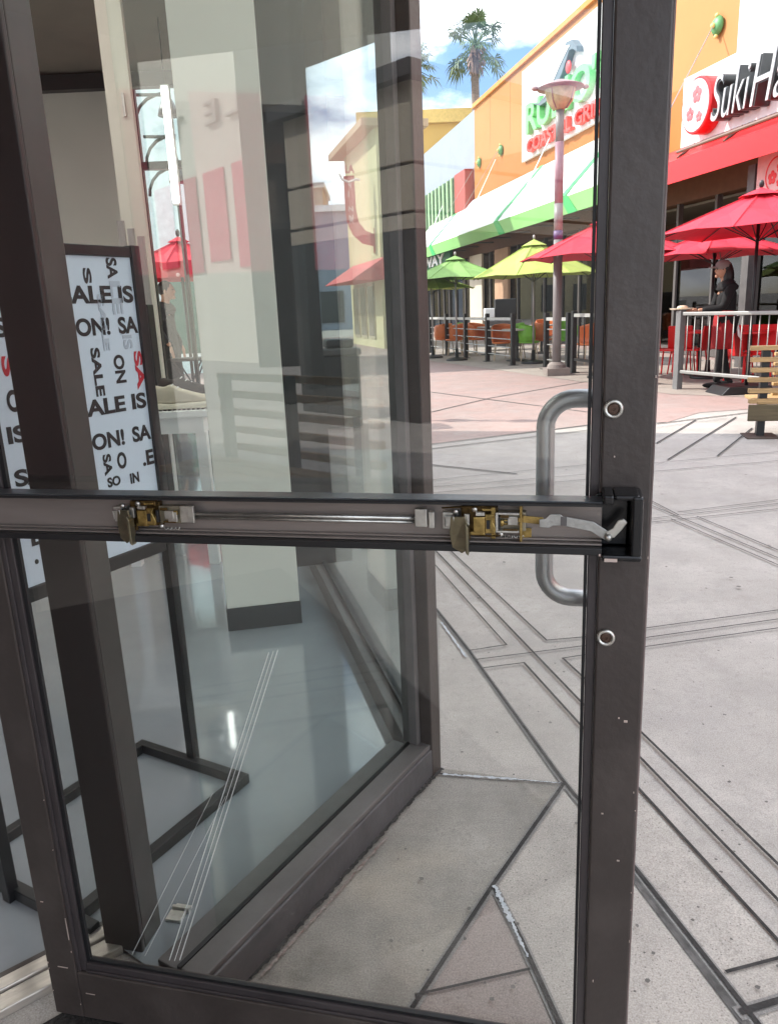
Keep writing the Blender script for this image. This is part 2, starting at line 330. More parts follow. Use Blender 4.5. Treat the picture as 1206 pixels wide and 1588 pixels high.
# upper mass of the store (roof block), above ceiling
bld = thing('store_building', 'dark shop building with tall glass corner on the left', 'building')
up = [(TH0.x-6*TU.x, TH0.y-6*TU.y), (TH0.x, TH0.y), (-.50, 1.40), (CR.x-.02, CR.y+.02), (RBK.x, YB), (-14, YB), (-14, -2.2)]
b = MB(); b.prism([(x, y, 4.0) for x, y in up], (0, 0, 2.4)); b.build('upper_wall', CREAM2, bld)
b = MB(); b.prism([(x+.02, y, 3.9) for x, y in up], (0, 0, .09)); b.build('ceiling', BROWNC, bld)
# eave over the side windows and canopy over the entrance
b = MB(); b.prism([(-.6, 6.85, 3.2), (-.42, 6.67, 3.2), (.30, 5.97, 3.2), (.20, 2.3, 3.2), (.10, 2.1, 3.2)], (0, 0, .16)); b.build('eave', mat('dark soffit', (.05, .045, .05), .6), bld)
def mirror_door(p, c=1.06):
    n_ = Vector((.232, .973)).normalized(); v = Vector((p[0], p[1])); q = v-2*(n_.dot(v)-c)*n_; return q
ca, cb_ = mirror_door((-.8, 7.04)), mirror_door((.6, 5.68))
b = MB(); b.prism([(ca.x-1.5, ca.y+1.2, 3.2), (cb_.x+.8, cb_.y-.45, 3.2), (1.6, .6, 3.2), (.15, 2.0, 3.2), (-.6, 1.3, 3.2), (-4.4, -1.3, 3.2)], (0, 0, .3)); b.build('entrance_canopy', mat('brown canopy underside', (.13, .09, .065), .7, 0, .2, 2), bld)
b = MB()   # back wall with a window opening on the right
wx0 = Yp(199, 130, YB).x
zt = Yp(230, 118, YB).z
b.box(-9, wx0, YB, YB+.15, 0, 3.9); b.box(wx0+.002, RBK.x, YB, YB+.15, zt, 3.9); b.build('back_wall', CREAM, bld)
b = MB(); b.box(-9.15, -9, -1.2, YB, 0, 3.9); b.build('side_wall', CREAM, bld)
b = MB(); zb_ = Yp(100, 140, YB-.1).z; b.box(-6, RBK.x-.1, YB-.12, YB-.002, zb_, zt+.02); b.build('dark_header', BLACKMETAL, bld)
za, zc = Yp(240, 262, YB).z, Yp(240, 250, YB).z
wn = MB(); wn.box(wx0, RBK.x, YB+.01, YB+.08, za, zc); wn.box(wx0, wx0+.05, YB+.01, YB+.08, 0, zt)
xm = Yp(286, 400, YB).x; wn.box(xm-.02, xm+.02, YB+.01, YB+.08, 0, zt)
w0 = wn.build('window', BLACKMETAL, bld); b = MB(); b.box(wx0+.05, RBK.x, YB+.035, YB+.041, .02, zt); b.build('pane', WINGLASS, w0)
# --- threshold
th = thing('door_threshold', 'worn silver aluminium threshold strip along the doorway floor', 'threshold', frame((TH0.x, TH0.y, 0), TU))
ALU = mat('worn aluminium', (.52, .48, .43), .42, .7, .2, 30, .1, 80, stretch=(.2, 2, 2))
b = MB(); b.box(-2.2, .0, -.10, -.055, .0, .022); b.build('outer_strip', ALU, th, bevel=.003)
b = MB(); b.box(-2.2, .0, -.052, -.018, .0, .028); b.build('inner_strip', ALU, th, bevel=.003)
b = MB(); b.box(-2.2, .0, -.014, .004, .0, .02); b.build('seal_strip', BRONZE, th)
b = MB(); b.quad((-2.6, -1.4, .006), (.02, -1.4, .006), (.02, -.17, .006), (-2.6, -.17, .006)); o = b.build('door_mat', mat('dark carpet', (.022, .02, .018), .95, 0, .8, 90, .8, 200), None, M=frame((TH0.x, TH0.y, 0), TU))
tag(o, 'dark rough entrance mat at the bottom left of the doorway', 'mat')
# --- storefront (front run) : frame X along FU, origin at outer corner CR ; Y to the inside
sf = thing('storefront_frame', 'dark bronze storefront with glass corner and low sill beside the open door', 'storefront', frame((CR.x, CR.y, 0), (FU.x, FU.y)))
LF = (CR-Vector((-.535, 1.0))).length
LF = .98
b = MB(); b.box(-LF, -.002, .0, .05, .006, .095); b.build('sill_base', mat('dark sill face', (.075, .072, .075), .5, 0, .25, 8, .12, 50), sf, bevel=.004)
b = MB(); b.box(-LF, -.012, .005, .062, .095, .110); b.box(-LF, -.062, .072, .13, .006, .10); b.build('sill_cap', GREYPAINT, sf, bevel=.003)
b = MB(); b.box(-LF, -.05, .062, .072, .02, .112); b.build('gasket', BLACK, sf)
b = MB(); b.box(-LF+.11, -.05, .064, .070, .112, 3.2); b.build('pane', WINGLASS, sf)
b = MB(); b.box(-.052, .0015, -.0015, .045, .0, 3.9); b.build('corner_post', BRONZE, sf, bevel=.003)
b = MB(); b.box(-.075, -.054, .035, .062, .112, 3.9); b.box(-.070, -.02, .064, .085, .112, 3.9); b.build('glazing_stop', GREYPAINT, sf, bevel=.002)
b = MB(); b.box(-LF, -.05, .01, .10, 3.2, 3.9); b.build('header', BRONZE, sf)
# --- jamb post at the doorway
jp = thing('door_jamb', 'tall dark bronze jamb post standing behind the glass of the open door', 'door post', frame((-.667, 1.40, 0), DW_))
bx0 = MB(); bx0.box(0, .091, .0, .012, .0, 3.2); bx0.build('rebate_face', mat('brown black jamb', (.03, .022, .021), .4, 0, .3, 2, stretch=(1, 1, .2)), jp, bevel=.003)
b = MB(); b.box(.0025, .0905, .0125, .083, .0, 3.2); b.build('front_face', mat('jamb side paint', (.055, .05, .047), .45, 0, .25, 6), jp, bevel=.003)
b = MB(); b.box(.096, .135, .09, .12, .012, .02); b.box(.096, .14, .122, .13, .012, .026); b.box(.10, .14, .135, .14, .012, .02); b.build('pivot_bracket', ZINC, jp, bevel=.002)
# --- side window wall (runs back along the street)
sw = thing('side_window_wall', 'row of dark framed side windows running back along the shop from the corner', 'window wall', frame((CR.x, CR.y, 0), (RU.x, RU.y)))
LR = (RBK-CR).length
DKF = mat('black brown mullion', (.009, .009, .010), .5, 0, .15, 3)
b = MB(); b.box(.01, LR, .0, .10, .0, .10); b.build('sill', GREYPAINT, sw, bevel=.004)
b = MB(); b.box(.01, LR, .038, .062, .1, .118); b.build('gasket', BLACK, sw)
b = MB(); b.box(.01, LR, .0, .12, 3.25, 3.9); b.build('header', DKF, sw)
mulls = [1.78, 2.75, 3.6, 4.5, 5.4, 6.3]
for i, s_ in enumerate(mulls+[LR-.05]):
    b = MB(); b.box(s_-.03, s_+.035, -.01, .20, .1, 3.25); b.build('mullion', DKF, sw, bevel=.003)
e = [.05]+mulls+[LR-.05]
for a_, c_ in zip(e, e[1:]):
    b = MB(); b.box(a_+.036, c_-.031, .047, .053, .118, 3.25); b.build('pane', WINGLASS, sw)
# ================================================================== THE OPEN DOOR  (frame: X along door, Y away from camera, Z up)
DW = (.973, -.232)
dn = Vector((.232, .973)).normalized()
dr = thing('glass_door', 'dark bronze glass door standing wide open across the foreground', 'door', frame((0, 0, 0), DW))
bx(-.978, -.915, 1.04, 1.085, .012, 2.25).build('hinge_stile', BRONZE, dr, bevel=.0025)
bx(.0445, .110, 1.04, 1.085, .012, 2.25).build('latch_stile', BRONZE, dr, bevel=.003)
bx(-.9145, .044, 1.0405, 1.085, .012, .122).build('bottom_rail', BRONZE, dr, bevel=.0025)
bx(-.9145, .044, 1.0405, 1.085, 2.13, 2.25).build('top_rail', BRONZE, dr, bevel=.0025)
b = MB(); b.box(-.9145, -.894, 1.046, 1.054, .123, 2.13); b.box(.031, .044, 1.046, 1.054, .123, 2.13); b.box(-.893, .030, 1.046, 1.054, .123, .143); b.box(-.9145, -.906, 1.0425, 1.0455, .123, 2.13)
b.box(-.893, .030, 1.0425, 1.0455, .123, .129)
b.build('glazing_bead', BRONZE2, dr, bevel=.0015)
b = MB(); b.box(-.8935, -.886, 1.050, 1.057, .144, 2.12); b.box(.026, .0305, 1.050, 1.057, .144, 2.12); b.box(-.886, .026, 1.050, 1.057, .1435, .149); b.build('glass_gasket', BLACK, dr)
bx(-.900, .040, 1.058, 1.064, .13, 2.14).build('glass_pane', DOORGLASS, dr)
REFL_LINES = [(-.7179, .17, -.4601, .823, .0011), (-.7071, .1705, -.4521, .8258, .0007), (-.696, .174, -.4442, .8286, .0011), (-.797, .169, -.5876, .549, .0006), (-.769, .171, -.5638, .5456, .0006)]
REFL_MAT = mat('pale painted reflection', (.8, .82, .8), .6); REFL_MAT.node_tree.nodes['Principled BSDF'].inputs['Alpha'].default_value = .42  # pale reflection lines painted onto the pane as thin strips
for (x0, z0, x1, z1, w_) in REFL_LINES:
    b = MB(); b.prism([(x0-w_, 1.0572, z0), (x0+w_, 1.0572, z0), (x1+w_*.6, 1.0572, z1), (x1-w_*.6, 1.0572, z1)], (0, .0004, 0)); b.build('painted_reflection', REFL_MAT, dr)
# worn light line on the latch edge
bx(.1102, .1122, 1.043, 1.082, .012, 2.25).build('edge_strip', mat('worn edge metal', (.22, .17, .16), .5, .3, .5, 14, stretch=(1, 1, .25)), dr)
ch = MB()
for i in range(18):
    side = random.random()
    if side < .4: x, z = .1085+random.uniform(-.001, .001), random.uniform(.05, 1.6)
    elif side < .65: x, z = random.choice([-.9165, -.9745]), random.uniform(.03, .6)
    elif side < .85: x, z = random.uniform(-.9, 0), .1215
    else: x, z = random.uniform(.045, .108), random.uniform(.1, 1.5)
    if side < .65 or side >= .85: ch.box(x-.0005, x+.0005+random.random()*.0006, 1.0385, 1.0398, z, z+random.uniform(.001, .004))
    else: ch.box(x, x+random.uniform(.003, .02), 1.0395, 1.0402, z-.0005, z+.0006)
for (x, z, w_, h_) in [(.087, .757, .005, .003), (.079, .762, .002, .002), (-.9, .165-.09, .02, .001), (-.953, .13, .022, .0012), (-.917, .20, .0012, .05), (-.965, .28, .006, .0015), (.06, .6, .003, .002), (.085, .52, .004, .002)]:
    ch.box(x, x+w_, 1.0384, 1.0397, z, z+h_)
ch.build('paint_chips', CHIP, dr)
# pull handle on far side
hp = []
hx, hy, zt_, zb2 = -.031, 1.145, 1.212, .905
R_ = .042
hp.append((.055, hy, zt_)); hp.append((hx+R_+.01, hy, zt_))
for k in range(9):
    a = math.radians(90+90*k/8); hp.append((hx+R_+R_*math.cos(a), hy, zt_-R_+R_*math.sin(a)))
hp.append((hx, hy, 1.1))
hp.append((hx, hy, 1.0))
for k in range(9):
    a = math.radians(180+90*k/8); hp.append((hx+R_+R_*math.cos(a), hy, zb2+R_+R_*math.sin(a)))
hp.append((.055, hy, zb2))
b = MB(); b.tube(hp, .0135, 20)
for z in (zt_, zb2): b.tube([(.068, hy+.0, z), (.062, 1.12, z), (.062, 1.0855, z)], .0135, 18)
b.ell((.062, hy, zt_), (.0145, .0145, .0137)); b.ell((.062, hy, zb2), (.0145, .0145, .0137))
b.build('pull_handle', STEEL, dr, smooth=True)
for z in (1.2104, .8882):
    b = MB(); M_ = Matrix.Translation((.058, 1.0385, z)) @ Matrix.Rotation(math.pi/2, 4, 'X')
    bmm = MB(); bmm.lathe([(.0125, 0), (.0128, .0015), (.0115, .003), (.0085, .0035), (.008, .001), (.0001, .001)]); bmm.bm.transform(M_)
    bl = bmm.build('bolt_head', ZINC, dr, smooth=True)
    b = MB(); b.lathe([(.0078, .0012), (.006, .0022), (.0022, .0024), (.0018, .0012), (.0001, .001)]); b.bm.transform(M_); b.build('socket', mat('rusty screw', (.10, .06, .045), .5, .6, .4, 90), bl)
# push bar (cover missing: open channel)
pb = thing('push_bar', None, None); pb.parent = dr
del_keys = [k for k in ('label', 'category') if k in pb.keys()]
X0, X1 = -1.02, .047
def pbx(name, m, *a, bevel=.0012): return bx(*a).build(name, m, pb, bevel=bevel)
pbx('back_channel', CHANNEL, -.965, X1, 1.022, 1.0285, 1.032, 1.093)
pbx('top_flange', TOPRAIL, -.965, X1, .994, 1.0285, 1.0935, 1.0965)
pbx('lower_flange', BLACKMETAL, -.965, X1, .994, 1.0285, 1.0235, 1.0335)
b = MB(); b.box(-.965, X1, .9942, .9962, 1.0895, 1.0932); b.build('upper_lip', BLACKMETAL, pb)
b = MB(); b.box(-.965, X1, 1.004, 1.0215, 1.034, 1.0365); b.box(-.965, X1, 1.0135, 1.0215, 1.037, 1.0395); b.build('inner_lip', CHANNEL, pb, bevel=.0006)
# rods
b = MB(); b.tube([(-.545, 1.010, 1.0655), (-.19, 1.010, 1.0655)], .0032, 10); b.tube([(-.545, 1.012, 1.0590), (-.19, 1.012, 1.0590)], .0022, 10); b.build('push_rod', ZINC, pb, smooth=True)
def latch_unit(x, flip=False):
    pts = []
    b = MB(); b.box(x-.025, x-.003, 1.006, 1.0215, 1.052, 1.0755); b.box(x-.022, x-.012, 1.001, 1.006, 1.056, 1.072); b.build('spring_clip', ZINC, pb, bevel=.001)
    b = MB(); b.box(x+.0, x+.05, 1.012, 1.0215, 1.045, 1.083); b.box(x+.012, x+.048, 1.004, 1.012, 1.078, 1.086); b.build('dirty_bracket', RUST, pb, bevel=.0015)
    b = MB(); b.prism([(x-.012, .996, 1.072), (x+.008, .992, 1.074), (x+.012, .988, 1.060), (x+.012, .985, 1.030), (x+.004, .985, 1.024), (x-.010, .992, 1.030), (x-.014, .994, 1.05)], (0, .004, 0)); b.prism([(x+.009, .984, 1.066), (x+.013, .984, 1.060), (x+.013, .984, 1.021), (x+.009, .984, 1.0245)], (0, .014, 0))
    b.build('actuator_arm', mat('olive plated steel', (.2, .18, .12), .35, .8, .3, 60), pb, bevel=.0008)
    b = MB(); b.box(x+.018, x+.034, .999, 1.003, 1.050, 1.072); b.prism([(x+.034, .998, 1.076), (x+.047, .998, 1.076), (x+.044, .998, 1.068), (x+.049, .998, 1.056), (x+.047, .998, 1.049), (x+.034, .998, 1.049)], (0, .006, 0)); b.build('cam_plate', BRASS, pb, bevel=.0012)
    b = MB(); b.box(x+.036, x+.041, .9968, .9978, 1.056, 1.068); b.build('cam_slot', BLACK, pb)
    b = MB(); b.box(x+.05, x+.088, 1.008, 1.0215, 1.0505, 1.077); b.build('guide_block', mat('grey brass plate', (.3, .27, .2), .4, .7, .3, 50), pb, bevel=.001)
    rr = random.Random(5 if flip else 4)
    for (dx, dz, w_, h_, d_, m_) in ((.006, 1.060, .007, .016, .0065, 'zinc plated steel'), (.014, 1.047, .02, .004, .006, 'yellow chromate steel'), (.03, 1.0805, .016, .003, .004, 'yellow chromate steel'), (.054, 1.071, .012, .0045, .003, 'greasy brown steel'), (.058, 1.0525, .02, .003, .004, 'greasy brown steel'), (-.008, 1.064, .006, .010, .004, 'black painted metal'), (.064, 1.060, .014, .012, .0035, 'zinc plated steel'), (.0505, 1.055, .004, .018, .006, 'black painted metal'), (.022, 1.0745, .012, .005, .007, 'zinc plated steel'), (.002, 1.04, .012, .007, .005, 'greasy brown steel'), (.078, 1.066, .006, .006, .004, 'yellow chromate steel')):
        yy = 1.0075-rr.uniform(.0, .006); bx(x+dx, x+dx+w_, yy-d_, yy, dz, dz+h_).build('latch_plate_and_shade', MATS[m_], pb, bevel=.0006)  # the black ones are painted shade between the latch parts
    b = MB(); b.tube([(x+.058+.0016*i, 1.002+.0022*math.cos(i*1.6), 1.0445+.0022*math.sin(i*1.6)) for i in range(18)], .0006, 5); b.build('coil_spring', ZINC, pb)
    b = MB(); b.tube([(x-.02, .9985, 1.058), (x-.02, .9965, 1.071), (x-.008, .9955, 1.073), (x-.007, .9955, 1.058)], .001, 6); b.build('wire_loop', ZINC, pb)
    for (dx, z) in ((.055, 1.0475), (.02, 1.082), (-.006, 1.078)):
        q = MB(); q.lathe([(.004, 0), (.004, .002), (.002, .0035), (.0001, .0035)], n=12); q.bm.transform(Matrix.Translation((x+dx, 1.003, z)) @ Matrix.Rotation(math.pi/2, 4, 'X')); q.build('rivet', ZINC, pb, smooth=True)
latch_unit(-.645)
b = MB(); b.box(-.558, -.536, 1.003, 1.008, 1.053, 1.079); b.box(-.577, -.562, 1.0, 1.004, 1.055, 1.070); b.build('rod_collar', ZINC, pb, bevel=.001)
b = MB(); b.box(-.203, -.186, 1.002, 1.012, 1.055, 1.0805); b.box(-.184, -.176, 1.004, 1.012, 1.053, 1.076); b.build('rod_collar', ZINC, pb, bevel=.001)
latch_unit(-.140, True)
b = MB(); b.box(-.098, -.092, 1.0, 1.0215, 1.041, 1.085); b.box(-.060, -.0565, .999, 1.0215, 1.038, 1.0885); b.box(-.06, -.045, 1.018, 1.0215, 1.038, 1.052); b.build('upright_plate', BRASS, pb, bevel=.0008)
b = MB()
for (x0, x1, z0, z1) in ((-.092, -.0605, 1.0505, 1.0535), (-.092, -.0605, 1.0755, 1.0785), (-.092, -.0885, 1.0535, 1.0755)): b.box(x0, x1, .998, 1.004, z0, z1)
b.build('yoke', ZINC, pb, bevel=.0006)
b = MB(); b.tube([(-.085, 1.006, 1.066), (-.0575, 1.006, 1.066)], .0015, 8); b.tube([(-.085, 1.006, 1.061), (-.0575, 1.006, 1.061)], .0015, 8); b.ell((-.084, 1.003, 1.063), (.004, .003, .005)); b.build('spring_pin', BRASS, pb)
b = MB(); b.prism([(-.056, 1.002, 1.074), (-.03, 1.002, 1.072), (-.025, 1.002, 1.0665), (-.03, 1.002, 1.062), (-.056, 1.002, 1.0645)], (0, .003, 0)); b.build('fork', BRASS, pb, bevel=.0006)
b = MB(); b.prism([(-.034, .999, 1.070), (-.026, .999, 1.071), (-.020, .999, 1.0775), (-.007, .999, 1.0775), (-.004, .999, 1.075), (.036, .999, 1.0680), (.0575, .999, 1.0535), (.060, .999, 1.049), (.057, .999, 1.0435), (.051, .999, 1.0435), (.032, .999, 1.0555), (-.004, .999, 1.0620), (-.016, .999, 1.0620), (-.022, .999, 1.0585), (-.034, .999, 1.0595)], (0, .0022, 0)); b.build('connecting_link', mat('dull zinc link', (.42, .42, .40), .4, .75, .2, 60, .1, 200), pb, bevel=.0006)
b = MB(); b.prism([(.051, .996, 1.055), (.060, .996, 1.0605), (.066, .996, 1.071), (.073, .996, 1.074), (.078, .996, 1.069), (.072, .996, 1.06), (.062, .996, 1.048), (.055, .996, 1.048)], (0, .003, 0)); b.build('crank_piece', ZINC, pb, bevel=.0008)
q = MB(); q.lathe([(.005, 0), (.005, .002), (.0025, .004), (.0001, .004)], n=14); q.bm.transform(Matrix.Translation((.0545, .9955, 1.0485)) @ Matrix.Rotation(math.pi/2, 4, 'X')); q.build('rivet', ZINC, pb, smooth=True)
b = MB(); b.box(-.0065, .0015, .9982, .9988, 1.0625, 1.0748); b.build('link_fold', GREYPAINT, pb)
b = MB(); b.tube([(-.125, 1.0, 1.047), (-.10, 1.0, 1.045), (-.085, 1.0, 1.047)], .0012, 6); b.tube([(-.165, 1.006, 1.082), (-.13, 1.0, 1.086), (-.10, 1.004, 1.083)], .0014, 6); b.build('linkage_wire', RUST, pb)
# end cap
ec = MB(); ec.box(.046, .060, .986, 1.0385, 1.094, 1.107); ec.box(.060, .092, .986, 1.0385, 1.1, 1.107); ec.box(.082, .096, .984, 1.0385, 1.026, 1.106); ec.box(.046, .0965, .986, 1.0385, 1.0185, 1.027); ec.box(.040, .082, 1.030, 1.0385, 1.027, 1.1)
ec.build('end_cap', GLOSSBLACK, pb, bevel=.003)
bx(.050, .066, .9845, .9858, 1.0185, 1.023).build('worn_corner', CHIP, pb)
bx(.043, .0455, .9915, .9925, 1.0235, 1.0265).build('worn_corner', CHIP, pb)
# ================================================================== STORE INTERIOR
ip = thing('square_column', 'wide cream square column with black base in the shop', 'column', frame((-.565, 3.15, 0), (1, .19)))
bx(-.157, .157, 0, .3, .115, 3.9).build('shaft', CREAM, ip, bevel=.003)
bx(-.161, .161, -.004, .304, .012, .115).build('base', mat('black baseboard', (.03, .03, .03), .45), ip)
pA, pB = Yp(146, 0, 5.2), Yp(186, 0, 5.2)
ip = thing('cream_pillar', 'narrow cream pillar beside the black framed poster', 'pillar', frame((pA.x, 5.2, 0), (1, 0)))
bx(0, (pB.x-pA.x)*1.0, 0, .05, .012, 3.9).build('shaft', mat('pillar cream paint', (.70, .64, .55), .6, 0, .05, 2), ip)  # even cream colour of the pillar
bx(.10, .115, -.02, 0, 2.55, 2.68).build('wall_bracket', ZINC, ip)
# sale poster in black frame on a floor stand
SL1, SL2 = Vector((-.635, 2.101)), Vector((-.948, 1.559)); SU = (SL1-SL2).normalized(); SW = (SL1-SL2).length
st = thing('poster_stand', 'tall black framed poster stand holding a pale sale poster', 'poster stand', frame((SL2.x, SL2.y, .012), SU))
b = MB()
for x in (.0, SW): b.box(x-.014, x+.014, -.014, .014, 0, 1.52)
b.build('upright', BLACKMETAL, st, bevel=.002)
for za_, zb_ in ((1.491, 1.516), (.70, .735)): bx(.0145, SW-.0145, -.012, .012, za_, zb_).build('frame_rail', BLACKMETAL, st, bevel=.002)
b = MB(); b.box(.0, .028, -.30, .2, -.0, .03); b.box(SW-.028, SW, -.24, .2, .0, .03); b.box(.0285, SW-.0285, -.24, -.21, .0, .03); b.box(.0285, SW-.0285, .17, .2, .0, .03); b.bm.transform(Matrix.Translation((.0, .02, .0)))
b.build('base_frame', BLACKMETAL, st, bevel=.002)
PAPER = mat('pale blue printed paper', (.56, .65, .75), .6, 0, .04, 4)
ps = bx(.0145, SW-.0145, -.004, .004, .7355, 1.4905).build('poster', PAPER, st)
INK = mat('black ink', (.012, .012, .014), .6); INKG = mat('grey ink', (.40, .46, .54), .6); INKR = mat('red ink', (.45, .015, .03), .6)
def tx(s, x0, x1, z0, z1, m=None, rot=0.):
    o = text('lettering', s, .08, m or INK, ps, (0, 0, 0), .0004, rot=rot, bold=.0028); fit(o, x0, x1, z0, z1, -.0048)
V_ = -math.pi/2
for z0, z1 in ((1.378, 1.421), (1.105, 1.147)): tx('SALE IS', .383, .607, z0, z1)
for z0, z1 in ((1.301, 1.344), (1.019, 1.061)): tx('ON!', .415, .518, z0, z1); tx('SA', .546, .610, z0, z1)
tx('SA', .532, .566, 1.437, 1.488, None, V_); tx('S', .458, .482, 1.425, 1.462, None, V_)
tx('LE', .535, .568, 1.35, 1.432, INKG, V_); tx('IS', .555, .585, 1.262, 1.298, INKG, V_); tx('SALE', .448, .476, 1.152, 1.272, None, V_)
tx('ON', .516, .55, 1.178, 1.25, None, V_); tx('SA', .584, .611, 1.155, 1.255, INKR, V_); tx('SALE', .49, .51, 1.262, 1.40, INKG, V_)
tx('O', .485, .515, .958, 1.002); tx('.E', .570, .610, .950, .992); tx('SA', .440, .466, .95, 1.005, None, V_); tx('SO', .445, .487, .918, .944); tx('IN', .52, .55, .912, .94)
tx('L', .45, .485, .775, .80, None, V_)
tx('SALE', .2, .36, 1.31, 1.353); tx('S', .205, .236, 1.225, 1.27, INKR, V_); tx('O', .203, .236, 1.145, 1.195, None, V_); tx('IS', .19, .238, 1.075, 1.115); tx('SALE', .19, .35, .975, 1.015); tx('L', .205, .235, .83, .87); tx('.', .205, .215, .785, .797)
tx('ON!', .06, .17, 1.38, 1.42); tx('SALE', .05, .17, 1.2, 1.24); tx('SALE', .3, .335, 1.08, 1.28, None, V_)
# white display table
tb = thing('display_table', 'white display table beside the cream column with shoes on it', 'table', frame((-1.30, 4.05, 0), (1, -.1)))
tz = .90
tA = Yp(225, 640, 4.05); tB = Yp(322, 640, 4.05)
tz = tA.z; tw = (tB.x-tA.x)
tb.matrix_world = frame((tA.x-.25, 4.05, 0), (1, -.02))
bx(0, tw+.25, 0, .9, tz-.035, tz).build('tabletop', WHITE, tb, bevel=.003)
bx(.03, tw+.22, .02, .88, tz-.12, tz-.036).build('apron', WHITE, tb)
for x in (.06, tw+.17):
    for y in (.03, .83): bx(x, x+.055, y, y+.055, .012, tz-.12).build('leg', WHITE, tb)
SOLE = mat('cream rubber sole', (.66, .60, .48), .6); UPP = mat('cream suede', (.62, .54, .42), .8); DKU = mat('dark brown suede', (.05, .04, .035), .8)
def shoe(label, M, m_up, m_sole):
    t = thing('sneaker', label, 'shoe', M, 'pair of sneakers on the white table')
    prof = [(0, .0), (.02, .0), (.27, .0), (.30, .012), (.305, .03), (.27, .036), (.1, .03), (.0, .038), (-.012, .02)]
    b = MB(); b.prism([(x, -.045, z) for x, z in prof], (0, .09, 0)); b.build('sole', m_sole, t, bevel=.012, smooth=True)
    prof = [(-.002, .038), (.1, .031), (.27, .037), (.293, .045), (.28, .065), (.22, .082), (.15, .105), (.10, .13), (.06, .115), (.0, .13), (-.012, .09)]
    b = MB(); b.prism([(x, -.037, z) for x, z in prof], (0, .074, 0)); b.build('upper', m_up, t, bevel=.018, smooth=True)
    b = MB()
    for k in range(5):
        x = .11+.026*k; z = .127-.0145*k; b.tube([(x, -.03, z-.004), (x+.004, 0, z+.003), (x, .03, z-.004)], .003, 6)
    b.build('laces', WHITE, t)
    b = MB()
    for k in range(11): b.box(.01+.025*k, .022+.025*k, -.0455, .0455, -.004, .002)
    b.build('tread', BLACK, t)
shoe('cream sneaker nearest on the white display table', frame((tB.x-.30, 4.12, tz+.005), (1, .05)), UPP, SOLE)
shoe('two tone cream and dark sneaker behind the nearest one on the white table', frame((tB.x-.29, 4.28, tz+.03), (1, .08)), DKU, SOLE)
# leaning boards behind the poster
for k in range(3):
    p = Yp(196+14*k, 420, 4.9)
    b = bx(-.02, .02, 0, .02, .012, Yp(196+14*k, 342+12*k, 4.9).z).build('display_board', mat('brushed board', (.45, .40, .38), .3, .3, .3, 3, stretch=(4, 1, .2)), None, M=frame((p.x, 4.9, 0), (1, 0)))
    tag(b, ['left of three narrow upright boards behind the poster frame', 'middle of three narrow upright boards behind the poster frame', 'right of three narrow upright boards behind the poster frame'][k], 'board', 'upright boards behind the poster')
# black low shelf / dark box beyond
p = Yp(232, 500, 4.6)
o = bx(-.11, .0, 0, .12, .012, Yp(232, 472, 4.6).z).build('display_plinth', BLACKMETAL, None, bevel=.004, M=frame((p.x, 4.6, 0), (1, 0))); tag(o, 'slim black plinth between the poster frame and the white table', 'plinth')
# ceiling lights (lit)
LAMP = emis('lit ceiling diffuser', (1., .97, .92), 13.)
for i, (x, y) in enumerate([(-1.0, 3.7), (-2.6, 4.3), (-2.6, 2.2), (-4.6, 3.4), (-5.6, 1.4), (-6.2, 6.0)]):
    t = thing('ceiling_light', 'long lit ceiling light inside the shop, %s' % ['nearest the side windows', 'above the cream pillar', 'above the poster stand', 'at the far left', 'closest to the doorway', 'at the back left'][i], 'ceiling light', frame((x, y, 3.84), (RU.x, RU.y)), 'ceiling lights in the shop')
    bx(-.6, .6, -.1, .1, 0, .058).build('housing', WHITE, t); bx(-.58, .58, -.085, .085, -.012, -.001).build('diffuser', LAMP, t)
t = thing('floor_streak_light', 'added upright floor streak light near the back of the shop behind the cream column', 'floor streak light', frame((-1.835, 7.6, 2.35), (1, 0)))  # added glow with no known fixture, draws the bright streak on the floor
bx(-.035, .035, 0, .06, 0, 1.0).build('housing', WHITE, t); bx(-.028, .028, -.012, -.001, .02, .98).build('diffuser', emis('added floor streak glow', (1., .98, .95), 3.5), t); b = MB(); b.tube([(0, .03, 1.0), (0, .03, 1.54)], .006, 6); b.build('added_light_cord', BLACK, t)  # housing and diffuser belong to the added floor streak light
# ================================================================== BEYOND THE SHOP (seen through its windows)
# curved brackets outside the back window
for i, (px, py, w_) in enumerate([(228, 147, 26), (245, 212, 22), (250, 262, 18)]):
    p = Yp(px-22, py, YB+1.2); q = Yp(px+w_, py, YB+1.2)
    b = MB(); b.tube([p, q], .02, 8); m_ = (p+q)/2
    d = q.x-p.x
    b.tube([(p.x, p.y, p.z-.32)]+[(p.x+d*(1-math.cos(math.radians(a_))), p.y, p.z-.32*(1-math.sin(math.radians(a_)))) for a_ in (15, 35, 55, 75, 88)], .02, 8)
    o = b.build('curved_bracket', mat('dark green steel', (.03, .05, .05), .5), None); tag(o, 'dark curved steel bracket outside the back window, %s of three' % ['topmost', 'middle', 'lowest'][i], 'bracket', 'curved brackets beyond the back window')
for i, (px, y0_, y1_) in enumerate([(262, 150, 180), (279, 225, 283)]):
    a = Yp(px-4, y0_, YB+1.1); c = Yp(px, y1_, YB+1.1); dz = a.z-c.z
    t = thing('pendant_lamp', 'small dark bell shaped lamp hanging outside the back window, %s of two' % ['upper', 'lower'][i], 'lamp', Matrix.Translation((c.x, c.y, c.z)), 'bell lamps beyond the back window')
    b = MB(); b.lathe([(.13, 0), (.11, .08), (.05, .2), (.02, .26), (.0001, .27)]); b.build('shade', mat('dark bronze lamp', (.05, .04, .05), .4), t, smooth=True)
    b = MB(); b.tube([(0, 0, .26), (-.02, 0, .4), (.0, 0, .55)], .012, 6); b.build('stem', BLACKMETAL, t)
